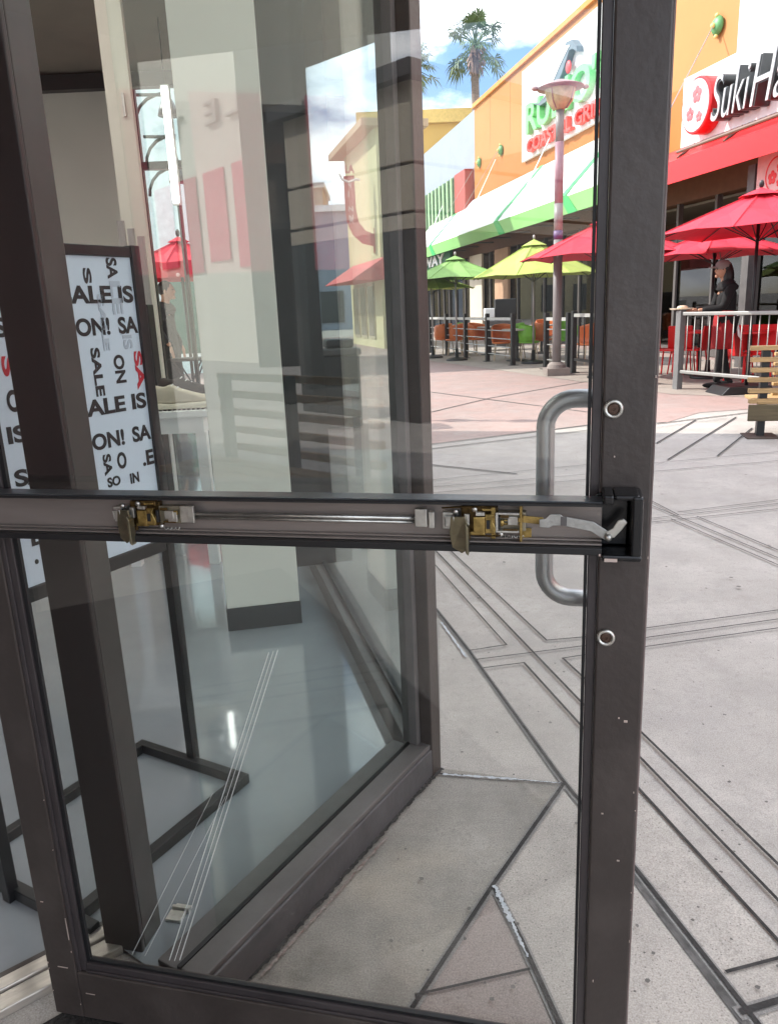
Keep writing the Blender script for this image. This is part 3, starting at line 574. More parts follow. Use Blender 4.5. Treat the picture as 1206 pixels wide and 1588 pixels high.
# pale building beyond window
p0, p1 = Yp(120, 200, 19), Yp(330, 200, 19)
t = thing('pale_building', 'pale aqua grey building seen through the shop back window', 'building', frame((p0.x-3, 19, 0), (1, .0)))
bx(0, p1.x-p0.x+3.4, 0, 5, 0, 6.6).build('wall', mat('pale aqua render', (.62, .72, .72), .8), t)
bx(-.2, p1.x-p0.x+3.7, -.3, 0, 6.6, 6.9).build('cornice', WHITE, t)
for k in range(4):
    f = bx(1.2+1.6*k, 2.3+1.6*k, -.04, -.004, .4, 2.6).build('window', WHITE, t); bx(1.28+1.6*k, 2.22+1.6*k, -.055, -.042, .48, 2.52).build('pane', mat('green shop glass', (.05, .12, .09), .15), f)
def umbrella(name, label, c, apex, rim, R_, m, n=8, valance=0., dots=None, group=None, twist=0., stand=True, polem=None):
    t = thing(name, label, 'umbrella', frame((c[0], c[1], 0), (math.cos(twist), math.sin(twist))), group)
    b = MB(); a0 = b.bm.verts.new((0, 0, apex)); r1 = []; r2 = []; r3 = []
    for k in range(n*2):
        a = math.pi*k/n; rr = R_ if k % 2 == 0 else R_*.955*math.cos(math.pi/n)*1.04; mid = 0 if k % 2 == 0 else -.012
        r1.append(b.bm.verts.new((rr*.5*math.cos(a), rr*.5*math.sin(a), apex-(apex-rim)*.50+mid*3)))
        r2.append(b.bm.verts.new((rr*math.cos(a), rr*math.sin(a), rim+(0 if k % 2 == 0 else .03))))
        if valance: r3.append(b.bm.verts.new((rr*1.0*math.cos(a), rr*1.0*math.sin(a), rim-valance)))
    K = n*2
    for k in range(K):
        j = (k+1) % K; b.bm.faces.new((a0, r1[k], r1[j])); b.bm.faces.new((r1[k], r2[k], r2[j], r1[j]))
        if valance: b.bm.faces.new((r2[k], r3[k], r3[j], r2[j]))
    cn = b.build('canopy', m, t, solid=.004)
    b = MB(); a0 = b.bm.verts.new((0, 0, apex+.05)); rr = [b.bm.verts.new((R_*.2*math.cos(math.pi*k/n*2), R_*.2*math.sin(math.pi*k/n*2), apex-(apex-rim)*.16+.03)) for k in range(n)]
    for k in range(n): b.bm.faces.new((a0, rr[k], rr[(k+1) % n]))
    b.build('top_vent', m, t, solid=.004)
    b = MB()
    for k in range(n):
        a = 2*math.pi*k/n; b.tube([(R_*.12*math.cos(a), R_*.12*math.sin(a), apex-(apex-rim)*.1), (R_*.5*math.cos(a), R_*.5*math.sin(a), apex-(apex-rim)*.5+.012), (R_*math.cos(a), R_*math.sin(a), rim+.006)], .006, 4)
    b.build('seams', m, t)
    pm = polem or mat('umbrella pole metal', (.35, .33, .32), .4, .5)
    b = MB(); b.tube([(0, 0, .03), (0, 0, apex+.02)], .022, 10); b.ell((0, 0, apex+.09), (.03, .03, .05)); b.build('pole', pm, t, smooth=True)
    b = MB()
    for k in range(n):
        a = 2*math.pi*k/n; b.tube([(0, 0, apex-.06), (R_*.97*math.cos(a), R_*.97*math.sin(a), rim-.012)], .008, 5)
        b.tube([(0, 0, rim-.12), (R_*.5*math.cos(a), R_*.5*math.sin(a), apex-(apex-rim)*.47-.03)], .007, 5)
    b.build('ribs', BLACKMETAL, t)
    if stand: b = MB(); b.lathe([(.27, 0), (.27, .04), (.2, .07), (.05, .09), (.035, .3), (.0001, .3)]); b.build('base', BLACKMETAL, t, smooth=True)
    return t
# polka dot red umbrella
pk = Yp(285, 375, 11.0)
pt = umbrella('patio_umbrella', 'red patio umbrella with white dots seen through the shop beside the column', (Yp(290, 600, 11).x+.1, 11.0), Yp(285, 372, 11).z, Yp(285, 412, 11).z, .75, mat('dotted red canvas', (.55, .012, .03), .8), valance=.18, polem=BLACKMETAL)
for k in range(26):
    db = MB()
    a = random.uniform(0, 6.28)
    db.ell((.76*math.cos(a), .76*math.sin(a), Yp(285, 412, 11).z-random.uniform(.02, .16)), (.025, .025, .025), u=8, v=6)
    db.build('dot', mat('pink dots', (.8, .45, .45), .8), children(pt)[0])
# folding stand
fs = Yp(292, 596, 10.2)
t = thing('folding_stand', 'black folding cross leg stand under the dotted umbrella', 'folding stand', frame((fs.x, fs.y, 0), (1, 0)))
b = MB(); b.tube([(-.2, 0, .02), (.18, .1, .78)], .012, 6); b.tube([(.2, 0, .02), (-.18, .1, .78)], .012, 6); b.tube([(-.2, .4, .02), (.18, .3, .78)], .012, 6); b.tube([(.2, .4, .02), (-.18, .3, .78)], .012, 6); b.build('legs', BLACKMETAL, t)
bx(-.25, .25, .05, .35, .78, .82).build('tray', BLACKMETAL, t, bevel=.01)
# --- people
def skinchain(name, verts, edges, radii, m, parent, root=0, sub=2):
    me = bpy.data.meshes.new(name); me.from_pydata(verts, edges, []); me.materials.append(m); o = bpy.data.objects.new(name, me); COL.objects.link(o); o.parent = parent
    sk = o.modifiers.new('skin', 'SKIN'); sk.use_smooth_shade = True
    lay = me.skin_vertices[0].data if me.skin_vertices else None
    if lay is None:
        bm_ = bmesh.new(); bm_.from_mesh(me); bm_.verts.layers.skin.verify(); bm_.to_mesh(me); bm_.free(); lay = me.skin_vertices[0].data
    for i, r in enumerate(radii): lay[i].radius = r if isinstance(r, tuple) else (r, r); lay[i].use_root = (i == root)
    ss = o.modifiers.new('sub', 'SUBSURF'); ss.levels = sub; ss.render_levels = sub
    return o
def hand(t, w, fdir, m, curl=.3, side=1):
    """palm plus five separate bent fingers, w = wrist, fdir = pointing direction"""
    w = Vector(w); f = Vector(fdir).normalized(); up_ = Vector((0, 0, 1)); s_ = f.cross(up_).normalized(); dn_ = s_.cross(f).normalized()*-1
    V = [w, w+f*.045, w+f*.085]; E_ = [(0, 1), (1, 2)]; R2 = [(.022, .016), (.034, .014), (.034, .012)]
    for k in range(4):
        o_ = s_*(.027-.018*k)*1.0; ln = (.075, .085, .08, .06)[k]; b_ = len(V)
        V += [w+f*.088+o_, w+f*(.088+ln*.45)+o_*1.1-up_*.012*curl*3, w+f*(.088+ln*.8)+o_*1.15-up_*.05*curl*2]; E_ += [(2, b_), (b_, b_+1), (b_+1, b_+2)]; R2 += [.0095, .0085, .007]
    b_ = len(V); V += [w+f*.03+s_*.032*side, w+f*.06+s_*.052*side, w+f*.088+s_*.055*side]; E_ += [(1, b_), (b_, b_+1), (b_+1, b_+2)]; R2 += [.012, .010, .008]
    skinchain('hand', [tuple(v) for v in V], E_, R2, m, t, 1, 1)
def person(label, M, Hs, pose, top, bottom, apron=None, hat=None, hairlen=.3, coat=False):
    t = thing('person', label, 'person', M)
    k = Hs/1.75
    # local: facing +X ; Z up
    def P(*a): return tuple(x*k for x in a)
    hd = pose.get('head', (.06, 0, 1.60)); handL = pose['hl']; handR = pose['hr']; eL = pose['el']; eR = pose['er']; fl = pose['fl']; fr = pose['fr']; kl = pose['kl']; kr = pose['kr']
    V = [P(0, 0, .95), P(0, 0, 1.15), P(.01, 0, 1.35), P(.02, 0, 1.46), P(.04, 0, 1.52), P(*[h_ for h_ in hd]), P(hd[0]+.01, 0, hd[2]+.07),
         P(0, .17, 1.41), P(*eL), P(*handL), P(0, -.17, 1.41), P(*eR), P(*handR), P(0, .09, .90), P(*kl), P(*fl), P(0, -.09, .90), P(*kr), P(*fr)]
    Ed = [(0, 1), (1, 2), (2, 3), (3, 4), (4, 5), (5, 6), (3, 7), (7, 8), (8, 9), (3, 10), (10, 11), (11, 12), (0, 13), (13, 14), (14, 15), (0, 16), (16, 17), (17, 18)]
    Rr = [(.10, .12), (.08, .10), (.07, .09), (.045, .06), .048, (.075, .075), (.07, .07), .04, .036, .027, .04, .036, .027, .085, .058, .04, .085, .058, .04]
    skinchain('body', V, Ed, [tuple(x*k for x in (r if isinstance(r, tuple) else (r, r))) for r in Rr], SKIN, t)
    sx = 1.13
    Vt = V[:4]+[V[7], V[8], tuple(Vector(V[8]).lerp(Vector(V[9]), .85)), V[10], V[11], tuple(Vector(V[11]).lerp(Vector(V[12]), .85))]
    Vt.append(P(.03, 0, 1.515)); Et = [(0, 1), (1, 2), (2, 3), (3, 4), (4, 5), (5, 6), (3, 7), (7, 8), (8, 9), (3, 10)]
    Rt = [(.15, .17), (.13, .15), (.15, .185), (.10, .14), .085, .062, .044, .085, .062, .044, .066]
    skinchain('shirt', Vt, Et, [tuple(x*k for x in (r if isinstance(r, tuple) else (r, r))) for r in Rt], top, t)
    Vb = [V[0], V[13], V[14], V[15], V[16], V[17], V[18]]
    if coat:
        skinchain('coat', [P(0, 0, 1.2), P(0, 0, .9), P(.02, 0, .45), P(.02, 0, .35)], [(0, 1), (1, 2), (2, 3)], [(.14*k, .17*k), (.16*k, .19*k), (.17*k, .2*k), (.165*k, .2*k)], top, t)
    skinchain('trousers', Vb, [(0, 1), (1, 2), (2, 3), (0, 4), (4, 5), (5, 6)], [tuple(x*k for x in (r, r)) for r in (.14, .098, .072, .055, .098, .072, .055)], bottom, t)
    for f_, nm in ((fl, 'shoe'), (fr, 'shoe')):
        b = MB(); c = P(f_[0]+.06, f_[1], max(f_[2]-.03, .035)); b.ell(c, (.13*k, .048*k, .04*k)); b.ell((c[0]-.08*k, c[1], c[2]+.02*k), (.055*k, .045*k, .05*k)); b.build('shoe', BLACKCLOTH, t, smooth=True)
    h = Vector(P(hd[0]+.015, 0, hd[2]+.035))
    b = MB(); b.ell(h, (.098*k, .075*k, .115*k)); b.ell(h+Vector((.095, 0, -.01))*k, (.018*k, .012*k, .022*k)); b.ell(h+Vector((.075, 0, -.08))*k, (.03*k, .028*k, .025*k))
    b.ell(h+Vector((0, .075, -.005))*k, (.018*k, .01*k, .028*k)); b.ell(h+Vector((0, -.075, -.005))*k, (.018*k, .01*k, .028*k)); b.build('face', SKIN, t, smooth=True)
    for ys_ in (.03, -.03): b = MB(); b.ell(h+Vector((.086, ys_, .015))*k, (.009*k, .013*k, .008*k)); b.build('eye', BLACK, t, smooth=True)
    b = MB(); b.ell(h+Vector((.092, 0, -.05))*k, (.009*k, .022*k, .006*k)); b.build('mouth', mat('lips', (.3, .08, .07), .5), t, smooth=True)
    b = MB(); b.ell(h+Vector((-.022, 0, .03))*k, (.098*k, .086*k, .105*k))
    if hairlen > .2: b.ell(h+Vector((-.07, 0, -.10))*k, (.085*k, .105*k, .19*k)); b.ell(h+Vector((-.10, .0, -.25))*k, (.07*k, .10*k, .16*k))
    b.build('hair', HAIR, t, smooth=True)
    if hat:
        b = MB(); b.ell(h+Vector((0, 0, .055))*k, (.108*k, .092*k, .085*k)); hc = b.build('cap', hat, t, smooth=True)
        b = MB(); b.ell(h+Vector((.125, 0, .04))*k, (.075*k, .07*k, .012*k)); b.build('brim', hat, hc, smooth=True)
    if apron:
        V_ = []; b = MB(); rows = []
        for z, rx, ry in ((1.08, .135, .155), (.95, .155, .175), (.75, .165, .185), (.55, .17, .19)):
            rows.append([b.bm.verts.new(P(rx*math.cos(a)*(1+.03*math.sin(5*a+z*9)), ry*math.sin(a), z)) for a in [math.radians(-120+240*i/16) for i in range(17)]])
        for r_, s_ in zip(rows, rows[1:]):
            for i in range(16): b.bm.faces.new((r_[i], r_[i+1], s_[i+1], s_[i]))
        b.build('apron', apron, t, smooth=True, solid=.006)
        b = MB(); b.box(-.17*k, -.13*k, -.03*k, .03*k, 1.0*k, 1.06*k); b.prism([P(-.16, -.05, 1.03), P(-.15, .05, 1.03), P(-.19, .06, .72), P(-.26, -.02, .66), P(-.2, -.05, .8)], P(.02, 0, 0)); b.build('apron_tie', WHITE, t, bevel=.004)
    fd = pose.get('fd', (1, 0, -.1))
    hand(t, V[9], fd, SKIN, .4, -1); hand(t, V[12], fd, SKIN, .4, 1)
    return t, k
pz = g2(1113, 606); top_z = Yp(1118, 414, pz.y-.1).z
pos = (5.0, 11.45)
wt, kk = person('person in grey cap, black shirt and red apron standing behind the metal barrier', frame((pos[0], pos[1], .008), (-1, .12)), 1.78,
    dict(hl=(.42, .10, 1.10), hr=(.44, -.10, 1.10), el=(.10, .21, 1.12), er=(.12, -.21, 1.12), fl=(.10, .10, .07), fr=(-.12, -.10, .07), kl=(.06, .10, .5), kr=(-.02, -.10, .5)), BLACKCLOTH, BLACKCLOTH, mat('dark red apron cloth', (.30, .008, .012), .8, 0, .2, 8, .2, 40), mat('grey cap cloth', (.22, .18, .17), .8))
o = MB(); o.lathe([(.0001, 0), (.14, 0), (.17, .015), (.165, .018), (.13, .006), (.0001, .006)]); o.ell((.02, .02, .03), (.08, .07, .03))
tr_ = o.build('serving_plate', mat('pale food plate', (.72, .6, .45), .5, 0, .4, 30), None, smooth=True, M=frame((pos[0]-.62, pos[1]+.06, 1.145), (1, 0))); tag(tr_, 'pale plate held out by the person in the red apron', 'plate')
person('person in long charcoal coat standing in profile seen through the shop', frame((Yp(272, 592, 10.6).x-.05, 10.6, 0), (.95, -.1)), 1.80,
    dict(hl=(.12, .2, .95), hr=(.12, -.2, .95), el=(-.02, .24, 1.16), er=(-.02, -.24, 1.16), fl=(.05, .1, .07), fr=(-.05, -.1, .07), kl=(.03, .1, .5), kr=(0, -.1, .5), fd=(.2, 0, -1)), GREYCLOTH, GREYCLOTH, None, None, .1, coat=True)
# --- pizza building beyond the side windows
zE = 7.0; a_, b_ = G(513, 246, zE), G(563, 190, zE)
bd = Vector((b_.x-a_.x, b_.y-a_.y)).normalized(); blen = 5.2
t = thing('pizza_building', 'pale yellow building with overhanging eave and a curved red pizza sign', 'building', frame((a_.x+bd.x*.6, a_.y+bd.y*.6, 0), bd))
wl = MB(); wl.box(0, blen, .4, 1.9, 0, zE-.1); wl.build('wall', SUNCREAM, t)
bx(-.6, blen+.2, -.1, 2.1, zE-.098, zE+.12).build('roof', mat('tan eave', (.42, .30, .19), .7), t)
b = MB(); b.prism([(.6, .39, 2.95), (.6, -.75, 2.25), (.6, .39, 2.25)], (blen, 0, 0)); b.build('awning', mat('pink red awning', (.62, .12, .12), .7, 0, .3, 1.5, stretch=(3, 1, 1)), t)
for k in range(3):
    f = bx(.5+1.3*k, 1.5+1.3*k, .36, .399, .3, 2.2).build('window', mat('tan frame', (.4, .33, .22), .6), t); bx(.58+1.3*k, 1.42+1.3*k, .345, .358, .4, 2.1).build('pane', mat('warm dark glass', (.12, .09, .05), .2), f)
sgn = thing('pizza_sign', 'curved faded red arrow sign reading pizza on the pale yellow building', 'sign', Matrix.Translation((Yp(541, 300, 27.3).x+.02, 27.3, 1.2)) @ Matrix.Diagonal((.62, 1, .8, 1)))
PR = mat('faded red sign', (.50, .13, .12), .6); b = MB()
pts_o = [(-.28, 5.5), (.28, 5.5), (.30, 4.2), (.42, 3.7), (.75, 3.35), (1.2, 3.2), (1.2, 3.45), (1.75, 3.0), (1.15, 2.45), (1.15, 2.72), (.55, 2.85), (.05, 3.2), (-.22, 3.7), (-.28, 4.3)]
b.prism([(x, .0, z) for x, z in pts_o], (0, .18, 0)); b.build('arrow_panel', PR, sgn)
for i, c_ in enumerate('PIZZA'): text('lettering', c_, .34, mat('sign cream', (.85, .72, .66), .6), sgn, (-.10 if i else .12, -.01, 5.02-.34*i), .01, rot=-math.pi/2 if c_ == 'Z' else 0., mirror=True if i == 0 else False, bold=.01)
b = MB(); b.tube([(-.5, -.05, 5.6), (-.35, -.05, 5.35), (.0, -.05, 5.25), (.4, -.05, 5.35), (.6, -.05, 5.3)], .05, 8); b.build('swash', WHITE, sgn)
text('lettering', 'LA', .42, PR, sgn, (-.2, .02, 5.62), .03, bold=.02)
# black lidded trash bin & white side table beyond side window
p = g2(508, 668)
t = thing('trash_bin', 'dark square trash bin standing outside the side windows', 'trash bin', frame((p.x, p.y, 0), (1, .2)))
bh = Yp(510, 527, p.y).z
bx(0, .42, 0, .42, .02, bh*.82).build('body', BLACKMETAL, t, bevel=.02); bx(-.02, .44, -.02, .44, bh*.822, bh*.90).build('lid', GREYPAINT, t, bevel=.02); bx(.05, .37, .05, .37, bh*.902, bh).build('hood', BLACKMETAL, t, bevel=.03)
# ================================================================== RIGHT STREET FACADE  (X to the right/nearer, Y into the wall)
FO = Vector((8, 12)); FUv = Vector((.17, -.985)).normalized()
FM = frame((FO.x, FO.y, 0), FUv)
fb = thing('orange_restaurant_building', 'long orange restaurant building with glass shopfront along the right side', 'building', FM)
ZP = 9.0; H1 = 4.2
bx(-22.6, -4.6, 0, 12, H1, ZP).build('orange_wall', ORANGE, fb)
b = MB(); b.prism([(-22.6, -.02, H1), (-4.6, -.02, H1), (-4.6, -.02, 5.6), (-16.5, -.02, 6.3), (-22.6, -.02, 7.0)], (0, .018, 0)); b.build('painted_shade_band', ORANGE_SHADE, fb)  # cast shadow on the orange wall, painted as a darker band
bx(-22.6, -4.6, -.10, .3, ZP, ZP+.15).build('parapet_cap', mat('cap orange', (.62, .27, .07), .7), fb)
bx(-36, -22.61, .05, 12, 6.3, ZP).build('grey_wall', BLUEGREY, fb)
bx(-4.59, 4, -.15, 12, H1, 11).build('lavender_wall', LAV, fb)
bx(-36, 12, .0, .35, 3.35, H1-.002).build('lintel', mat('brown lintel', (.13, .06, .03), .7), fb)
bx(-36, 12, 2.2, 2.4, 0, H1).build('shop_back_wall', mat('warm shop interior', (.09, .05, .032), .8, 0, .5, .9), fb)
bx(-36, 12, .4, 2.2, 3.3, 3.349).build('shop_ceiling', BROWNC, fb)
b = MB()
for xs in (-20.5, -18.2, -7.2): b.box(xs, xs+.02, -.004, .0, 7.0, ZP)
b.build('wall_seams', mat('dark orange seam', (.30, .13, .05), .8), fb)  # thin seams in a darker orange
k = 0
x = -35.5
while x < 10:
    w_ = random.choice([1.1, 1.3, 1.5])
    f = MB(); f.box(x, x+.09, .04, .16, .0, 3.349); f.box(x+.09, x+w_, .05, .14, 2.5, 2.58); f.box(x+.09, x+w_, .05, .14, .02, .2)
    fo = f.build('shop_window', mat('grey bronze window frame', (.10, .09, .085), .5), fb); bx(x+.092, x+w_-.002, .09, .10, .2, 2.5).build('pane', DARKGLASS, fo); x += w_
for (x0, x1, m_) in ((-23.4, -21.6, CREAM2), (-19.9, -18.3, mat('tan stucco pier', (.52, .33, .22), .8, 0, .2, 1)), (-9.3, -8.9, GREYPAINT)):
    bx(x0, x1, -.06, .035, 0, 3.348).build('pier', m_, fb)
for (x, z) in ((-21.8, 6.84), (-19.1, 6.8), (-5.45, 6.55)):
    i_ = [-21.8, -19.1, -5.45].index(x)
    t = thing('wall_anchor', ['round green wall disc on the orange wall nearest the grey wall', 'round green wall disc on the orange wall left of the big white sign', 'round green wall disc on orange wall above the white circle sign'][i_], 'wall disc', FM @ Matrix.Translation((x, -.03, z)), 'green discs on the orange wall')
    b = MB(); b.lathe([(.17, 0), (.19, .03), (.12, .10), (.0001, .12)]); b.bm.transform(Matrix.Rotation(math.pi/2, 4, 'X')); b.build('disc', mat('green disc paint', (.10, .28, .10), .5), t, smooth=True)
    b = MB(); b.ell((0, -.13, .0), (.05, .05, .05)); b.ell((0, -.05, .19), (.05, .04, .04)); b.ell((0, -.05, -.19), (.05, .04, .04)); b.build('knob', mat('yellow knob', (.7, .55, .2), .5), t)
    b = MB(); b.tube([(0, -.12, 0), (1.2 if i_ == 2 else -.6, -1.7, -2.5 if i_ != 2 else -1.9)], .012, 6); b.build('stay_rod', mat('rod grey', (.3, .28, .26), .5), t)
cs = thing('cream_shop_building', 'cream shop building further along the right side, mirrored in the shop glass', 'building', FM @ Matrix.Translation((4.05, -.4, 0)))
bx(0, 14, 0, 10, 4.0, 11).build('wall', mat('bright cream render', (.8, .77, .66), .8, 0, .03, 1), cs)
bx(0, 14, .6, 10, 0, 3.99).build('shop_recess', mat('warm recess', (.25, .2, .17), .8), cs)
for k in range(9): bx(.3+1.5*k, 1.2+1.5*k, -.08, -.03, 1.9, 4.1).build('banner', mat('pink red banner', (.75, .12, .18), .7), cs)
T1 = text('lettering', 'LE TTE', 1, mat('grey raised letters', (.42, .40, .35), .6), cs, (0, 0, 0), .05); fit(T1, .8, 7.5, 5.6, 6.5, -.06)
# green and white awning
aw = thing('striped_awning', 'long white sloping awning with green stripes over the patio', 'awning', FM)
b = MB(); prof = [(-.05, 5.55), (-1.35, 4.12), (-1.5, 3.93), (-1.5, 3.88), (-1.3, 4.05), (-.05, 5.45)]
b.prism([(-29.0, y, z) for y, z in prof], (21.4, 0, 0)); b.build('sheet', AWNWHITE, aw)
b = MB(); b.prism([(-29.0, -1.52, 3.92), (-29.0, -1.47, 3.50), (-29.0, -1.42, 3.50), (-29.0, -1.47, 3.90)], (21.4, 0, 0)); b.build('fascia', AWNGREEN2, aw)
for x in (-24.5, -15.2, -9.6):
    b = MB(); b.prism([(x, -.03, 5.575), (x+.35, -.03, 5.575), (x+.1, -1.36, 4.125), (x-.25, -1.36, 4.125)], (0, 0, .012)); b.prism([(x-.25, -1.355, 4.135), (x+.1, -1.355, 4.135), (x+.08, -1.515, 3.94), (x-.27, -1.515, 3.94)], (0, -.008, .008)); b.prism([(x-.27, -1.525, 3.94), (x+.2, -1.525, 3.94), (x+.75, -1.485, 3.49), (x+.2, -1.485, 3.49)], (0, -.01, 0)); b.build('stripe', AWNGREEN, aw)
for x in (-26.5, -20, -14): b = MB(); b.tube([(x, -1.2, 4.3), (x+.3, -.05, 6.6)], .02, 6); b.build('stay_rod', WHITE, aw)
for x in [-28+2*k for k in range(10)]: b = MB(); b.box(x, x+.05, -1.45, -.07, 3.62, 3.67); b.build('bracket', GREYPAINT, aw)
# Rubio's sign
rs = thing('restaurant_signboard', 'large white signboard with green RUBIO\'S letters, pelican and red COASTAL GRILL on the orange wall', 'sign', FM)
S0, S1 = -16.6, -8.9
bx(S0, S1, -.14, -.025, 5.95, 8.72).build('panel', WHITE, rs)
LG = mat('green letter faces', (.20, .62, .22), .5); LR_ = mat('red letter faces', (.80, .08, .07), .5)
R1 = text('lettering', "RUBIO'S", 1.45, LG, rs, (0, 0, 0), .09, bold=.03)
fit(R1, -15.75, -9.75, 6.62, 7.55, -.235)
R2_ = text('lettering', 'COASTAL GRILL', .6, LR_, rs, (0, 0, 0), .07, bold=.015); fit(R2_, -15.75, -9.85, 6.05, 6.46, -.225)
# pelican emblem
pe = MB(); body = [(-14.9, 7.72), (-14.3, 7.6), (-13.6, 7.72), (-13.0, 8.1), (-12.55, 8.5), (-12.2, 8.66), (-11.8, 8.60), (-11.5, 8.36), (-11.45, 8.2), (-11.75, 8.36), (-12.0, 8.40), (-12.15, 8.25), (-12.5, 7.95), (-13.1, 7.6), (-13.5, 7.5), (-14.2, 7.5)]
pe.prism([(x-.25, -.34, z-.3) for x, z in body], (0, .18, 0)); em = pe.build('bird_emblem', mat('grey blue bird', (.13, .17, .19), .5), rs)
pe = MB(); pe.prism([(x-.25, -.355, z-.3) for x, z in [(-12.7, 8.38), (-12.25, 8.58), (-11.9, 8.5), (-12.1, 8.44), (-12.6, 8.2), (-13.3, 7.8), (-13.9, 7.62)]], (0, .012, 0)); pe.build('wing_patch', WHITE, em)
pe = MB(); pe.ell((-12.35, -.30, 7.7), (.16, .06, .17)); pe.build('red_dot', LR_, em, smooth=True)
# red awning & white sign panel
ra = thing('red_awning', 'bright red flat awning under the white brush lettered sign', 'awning', FM)
b = MB(); b.prism([(-7.4, -1.5, 3.46), (-7.4, -1.5, 3.86), (-7.4, -.9, 4.22), (-7.4, -.0, 4.22), (-7.4, 0, 4.0)], (11.4, 0, 0)); b.build('canopy', RED, ra)
b = MB(); b.tube([(-4.4, -1.4, 4.02), (4, -1.4, 4.02)], .03, 8); b.tube([(-4.4, -1.2, 4.1), (4, -1.2, 4.1)], .025, 8)
for k in range(6): b.tube([(-4.3+1.5*k, -1.45, 3.9), (-4.3+1.5*k, -1.1, 4.15)], .025, 6)
b.build('light_rail', mat('rail bronze', (.2, .13, .1), .4, .6), ra)
sh = thing('brush_letter_sign', 'white signboard with round red emblem and black brush letters above the red awning', 'sign', FM)
b = MB(); b.prism([(-5.15, -.9, 4.23), (-5.15, -.9, 5.50), (4, -.9, 5.36), (4, -.9, 4.23)], (0, .3, 0)); b.build('panel', WHITE, sh)
bk = mat('black letter faces', (.05, .055, .055), .4); gy = mat('silver letter faces', (.45, .47, .47), .4)
for m_, y_, ex in ((bk, -1.06, .14), (gy, -1.215, .008)):
    T1 = text('lettering', 'Suki', 1.1, m_, sh, (0, 0, 0), ex, shear=.25, bold=.012 if m_ is bk else -.012); fit(T1, -3.62, -2.52, 4.38, 5.12, y_)
    T1 = text('lettering', 'Hana', 1.1, m_, sh, (0, 0, 0), ex, shear=.25, bold=.012 if m_ is bk else -.012); fit(T1, -2.48, -.75, 4.36, 5.12, y_)
T1 = text('lettering', 'Japanese Grill', .3, mat('thin brown lettering', (.2, .08, .07), .5), sh, (0, 0, 0), .01, bold=-.004); fit(T1, -1.85, -.2, 4.36, 4.52, -.915)
b = MB(); b.lathe([(.50, 0), (.50, .26), (.48, .28), (.0001, .28)], n=36); b.bm.transform(Matrix.Translation((-4.2, -.905, 4.80)) @ Matrix.Rotation(math.pi/2, 4, 'X')); dsk = b.build('round_emblem', RED, sh)
b = MB(); b.lathe([(.45, .282), (.45, .290), (.0001, .290)], n=36); b.bm.transform(Matrix.Translation((-4.2, -.905, 4.80)) @ Matrix.Rotation(math.pi/2, 4, 'X')); b.build('emblem_face', mat('pale pink face', (.78, .5, .5), .4, 0, .25, 4), dsk)
def flower(b, cx, cy_, cz, r, n=5):
    for k in range(n):
        a = 2*math.pi*k/n+.3; b.ell((cx+r*.55*math.cos(a), cy_, cz+r*.55*math.sin(a)), (r*.42, .006, r*.42), u=10, v=6)
for q_ in ((-4.15, -1.202, 4.98, .16), (-4.36, -1.202, 4.68, .13), (-4.05, -1.202, 4.58, .10)): b = MB(); flower(b, *q_); b.build('flower', mat('soft red flowers', (.65, .12, .13), .5), dsk)
# square emblem poster under awning
p = Yp(1193, 272, 14.4)
pp = thing('square_emblem_sign', 'small pink square sign with round red flower emblem under the red awning', 'sign', FM @ Matrix.Translation((-2.05, -1.0, 2.85)))
bx(-.4, .75, 0, .06, -.05, .75).build('panel', mat('pale pink panel', (.72, .45, .43), .5), pp)
b = MB()
for k in range(32):
    a, a2 = 2*math.pi*k/32, 2*math.pi*(k+1)/32; b.prism([(.12+.26*math.cos(a), -.006, .38+.26*math.sin(a)), (.12+.26*math.cos(a2), -.006, .38+.26*math.sin(a2)), (.12+.285*math.cos(a2), -.006, .38+.285*math.sin(a2)), (.12+.285*math.cos(a), -.006, .38+.285*math.sin(a))], (0, .005, 0))
flower(b, .02, -.004, .34, .12); flower(b, .2, -.004, .48, .09); flower(b, .2, -.004, .24, .07); b.build('flower_emblem', RED, pp)
bx(-.66, -.46, 0, .2, -2.85, .64).build('post', GREYPAINT, pp)
# sandwich shop sign and fluted front at the far end
ss = thing('sandwich_shop_sign', 'dark green hanging sign with white SUBWAY letters under the far end of the awning', 'sign', FM @ Matrix.Translation((-27.3, -1.0, 2.95)))
bx(-4.3, 4.2, 0, .12, -.0, .85).build('panel', mat('dark green panel', (.01, .11, .06), .4), ss)
T1 = text('lettering', 'SUBWAY', .5, WHITE, ss, (0, 0, 0), .02, bold=.02); fit(T1, -3.6, 3.3, .15, .62, -.03)
fl = thing('fluted_shopfront', 'dark green shopfront with pale vertical tubes and a red end below the grey wall', 'shopfront', FM)
bx(-36, -24.6, -.35, .049, 4.5, 6.75).build('green_panel', mat('deep green panel', (.02, .10, .05), .5), fl)
bx(-24.59, -22.9, -.35, .049, 4.5, 6.8).build('red_panel', mat('brick red panel', (.35, .06, .05), .6), fl)
b = MB()
for k in range(16): b.tube([(-35.6+.72*k, -.42, 4.5), (-35.6+.72*k, -.42, 6.72)], .06, 8)
b.build('tubes', mat('pale green tube', (.45, .65, .38), .5), fl)
# ochre building beyond
q0 = Yp(600, 170, 62); q1 = Yp(722, 170, 62)
t = thing('ochre_building', 'flat topped ochre building beyond the grey wall', 'building', frame((q0.x, 62, 0), (1, 0)))
zt3 = Yp(690, 168, 62).z
bx(-2, q1.x-q0.x+3, 0, 15, 0, zt3-1.0).build('wall', OCHRE, t); bx(-2.3, q1.x-q0.x+3.2, -.4, 15.2, zt3-.99, zt3-.1).build('cornice', mat('pale ochre cornice', (.66, .45, .13), .7), t)
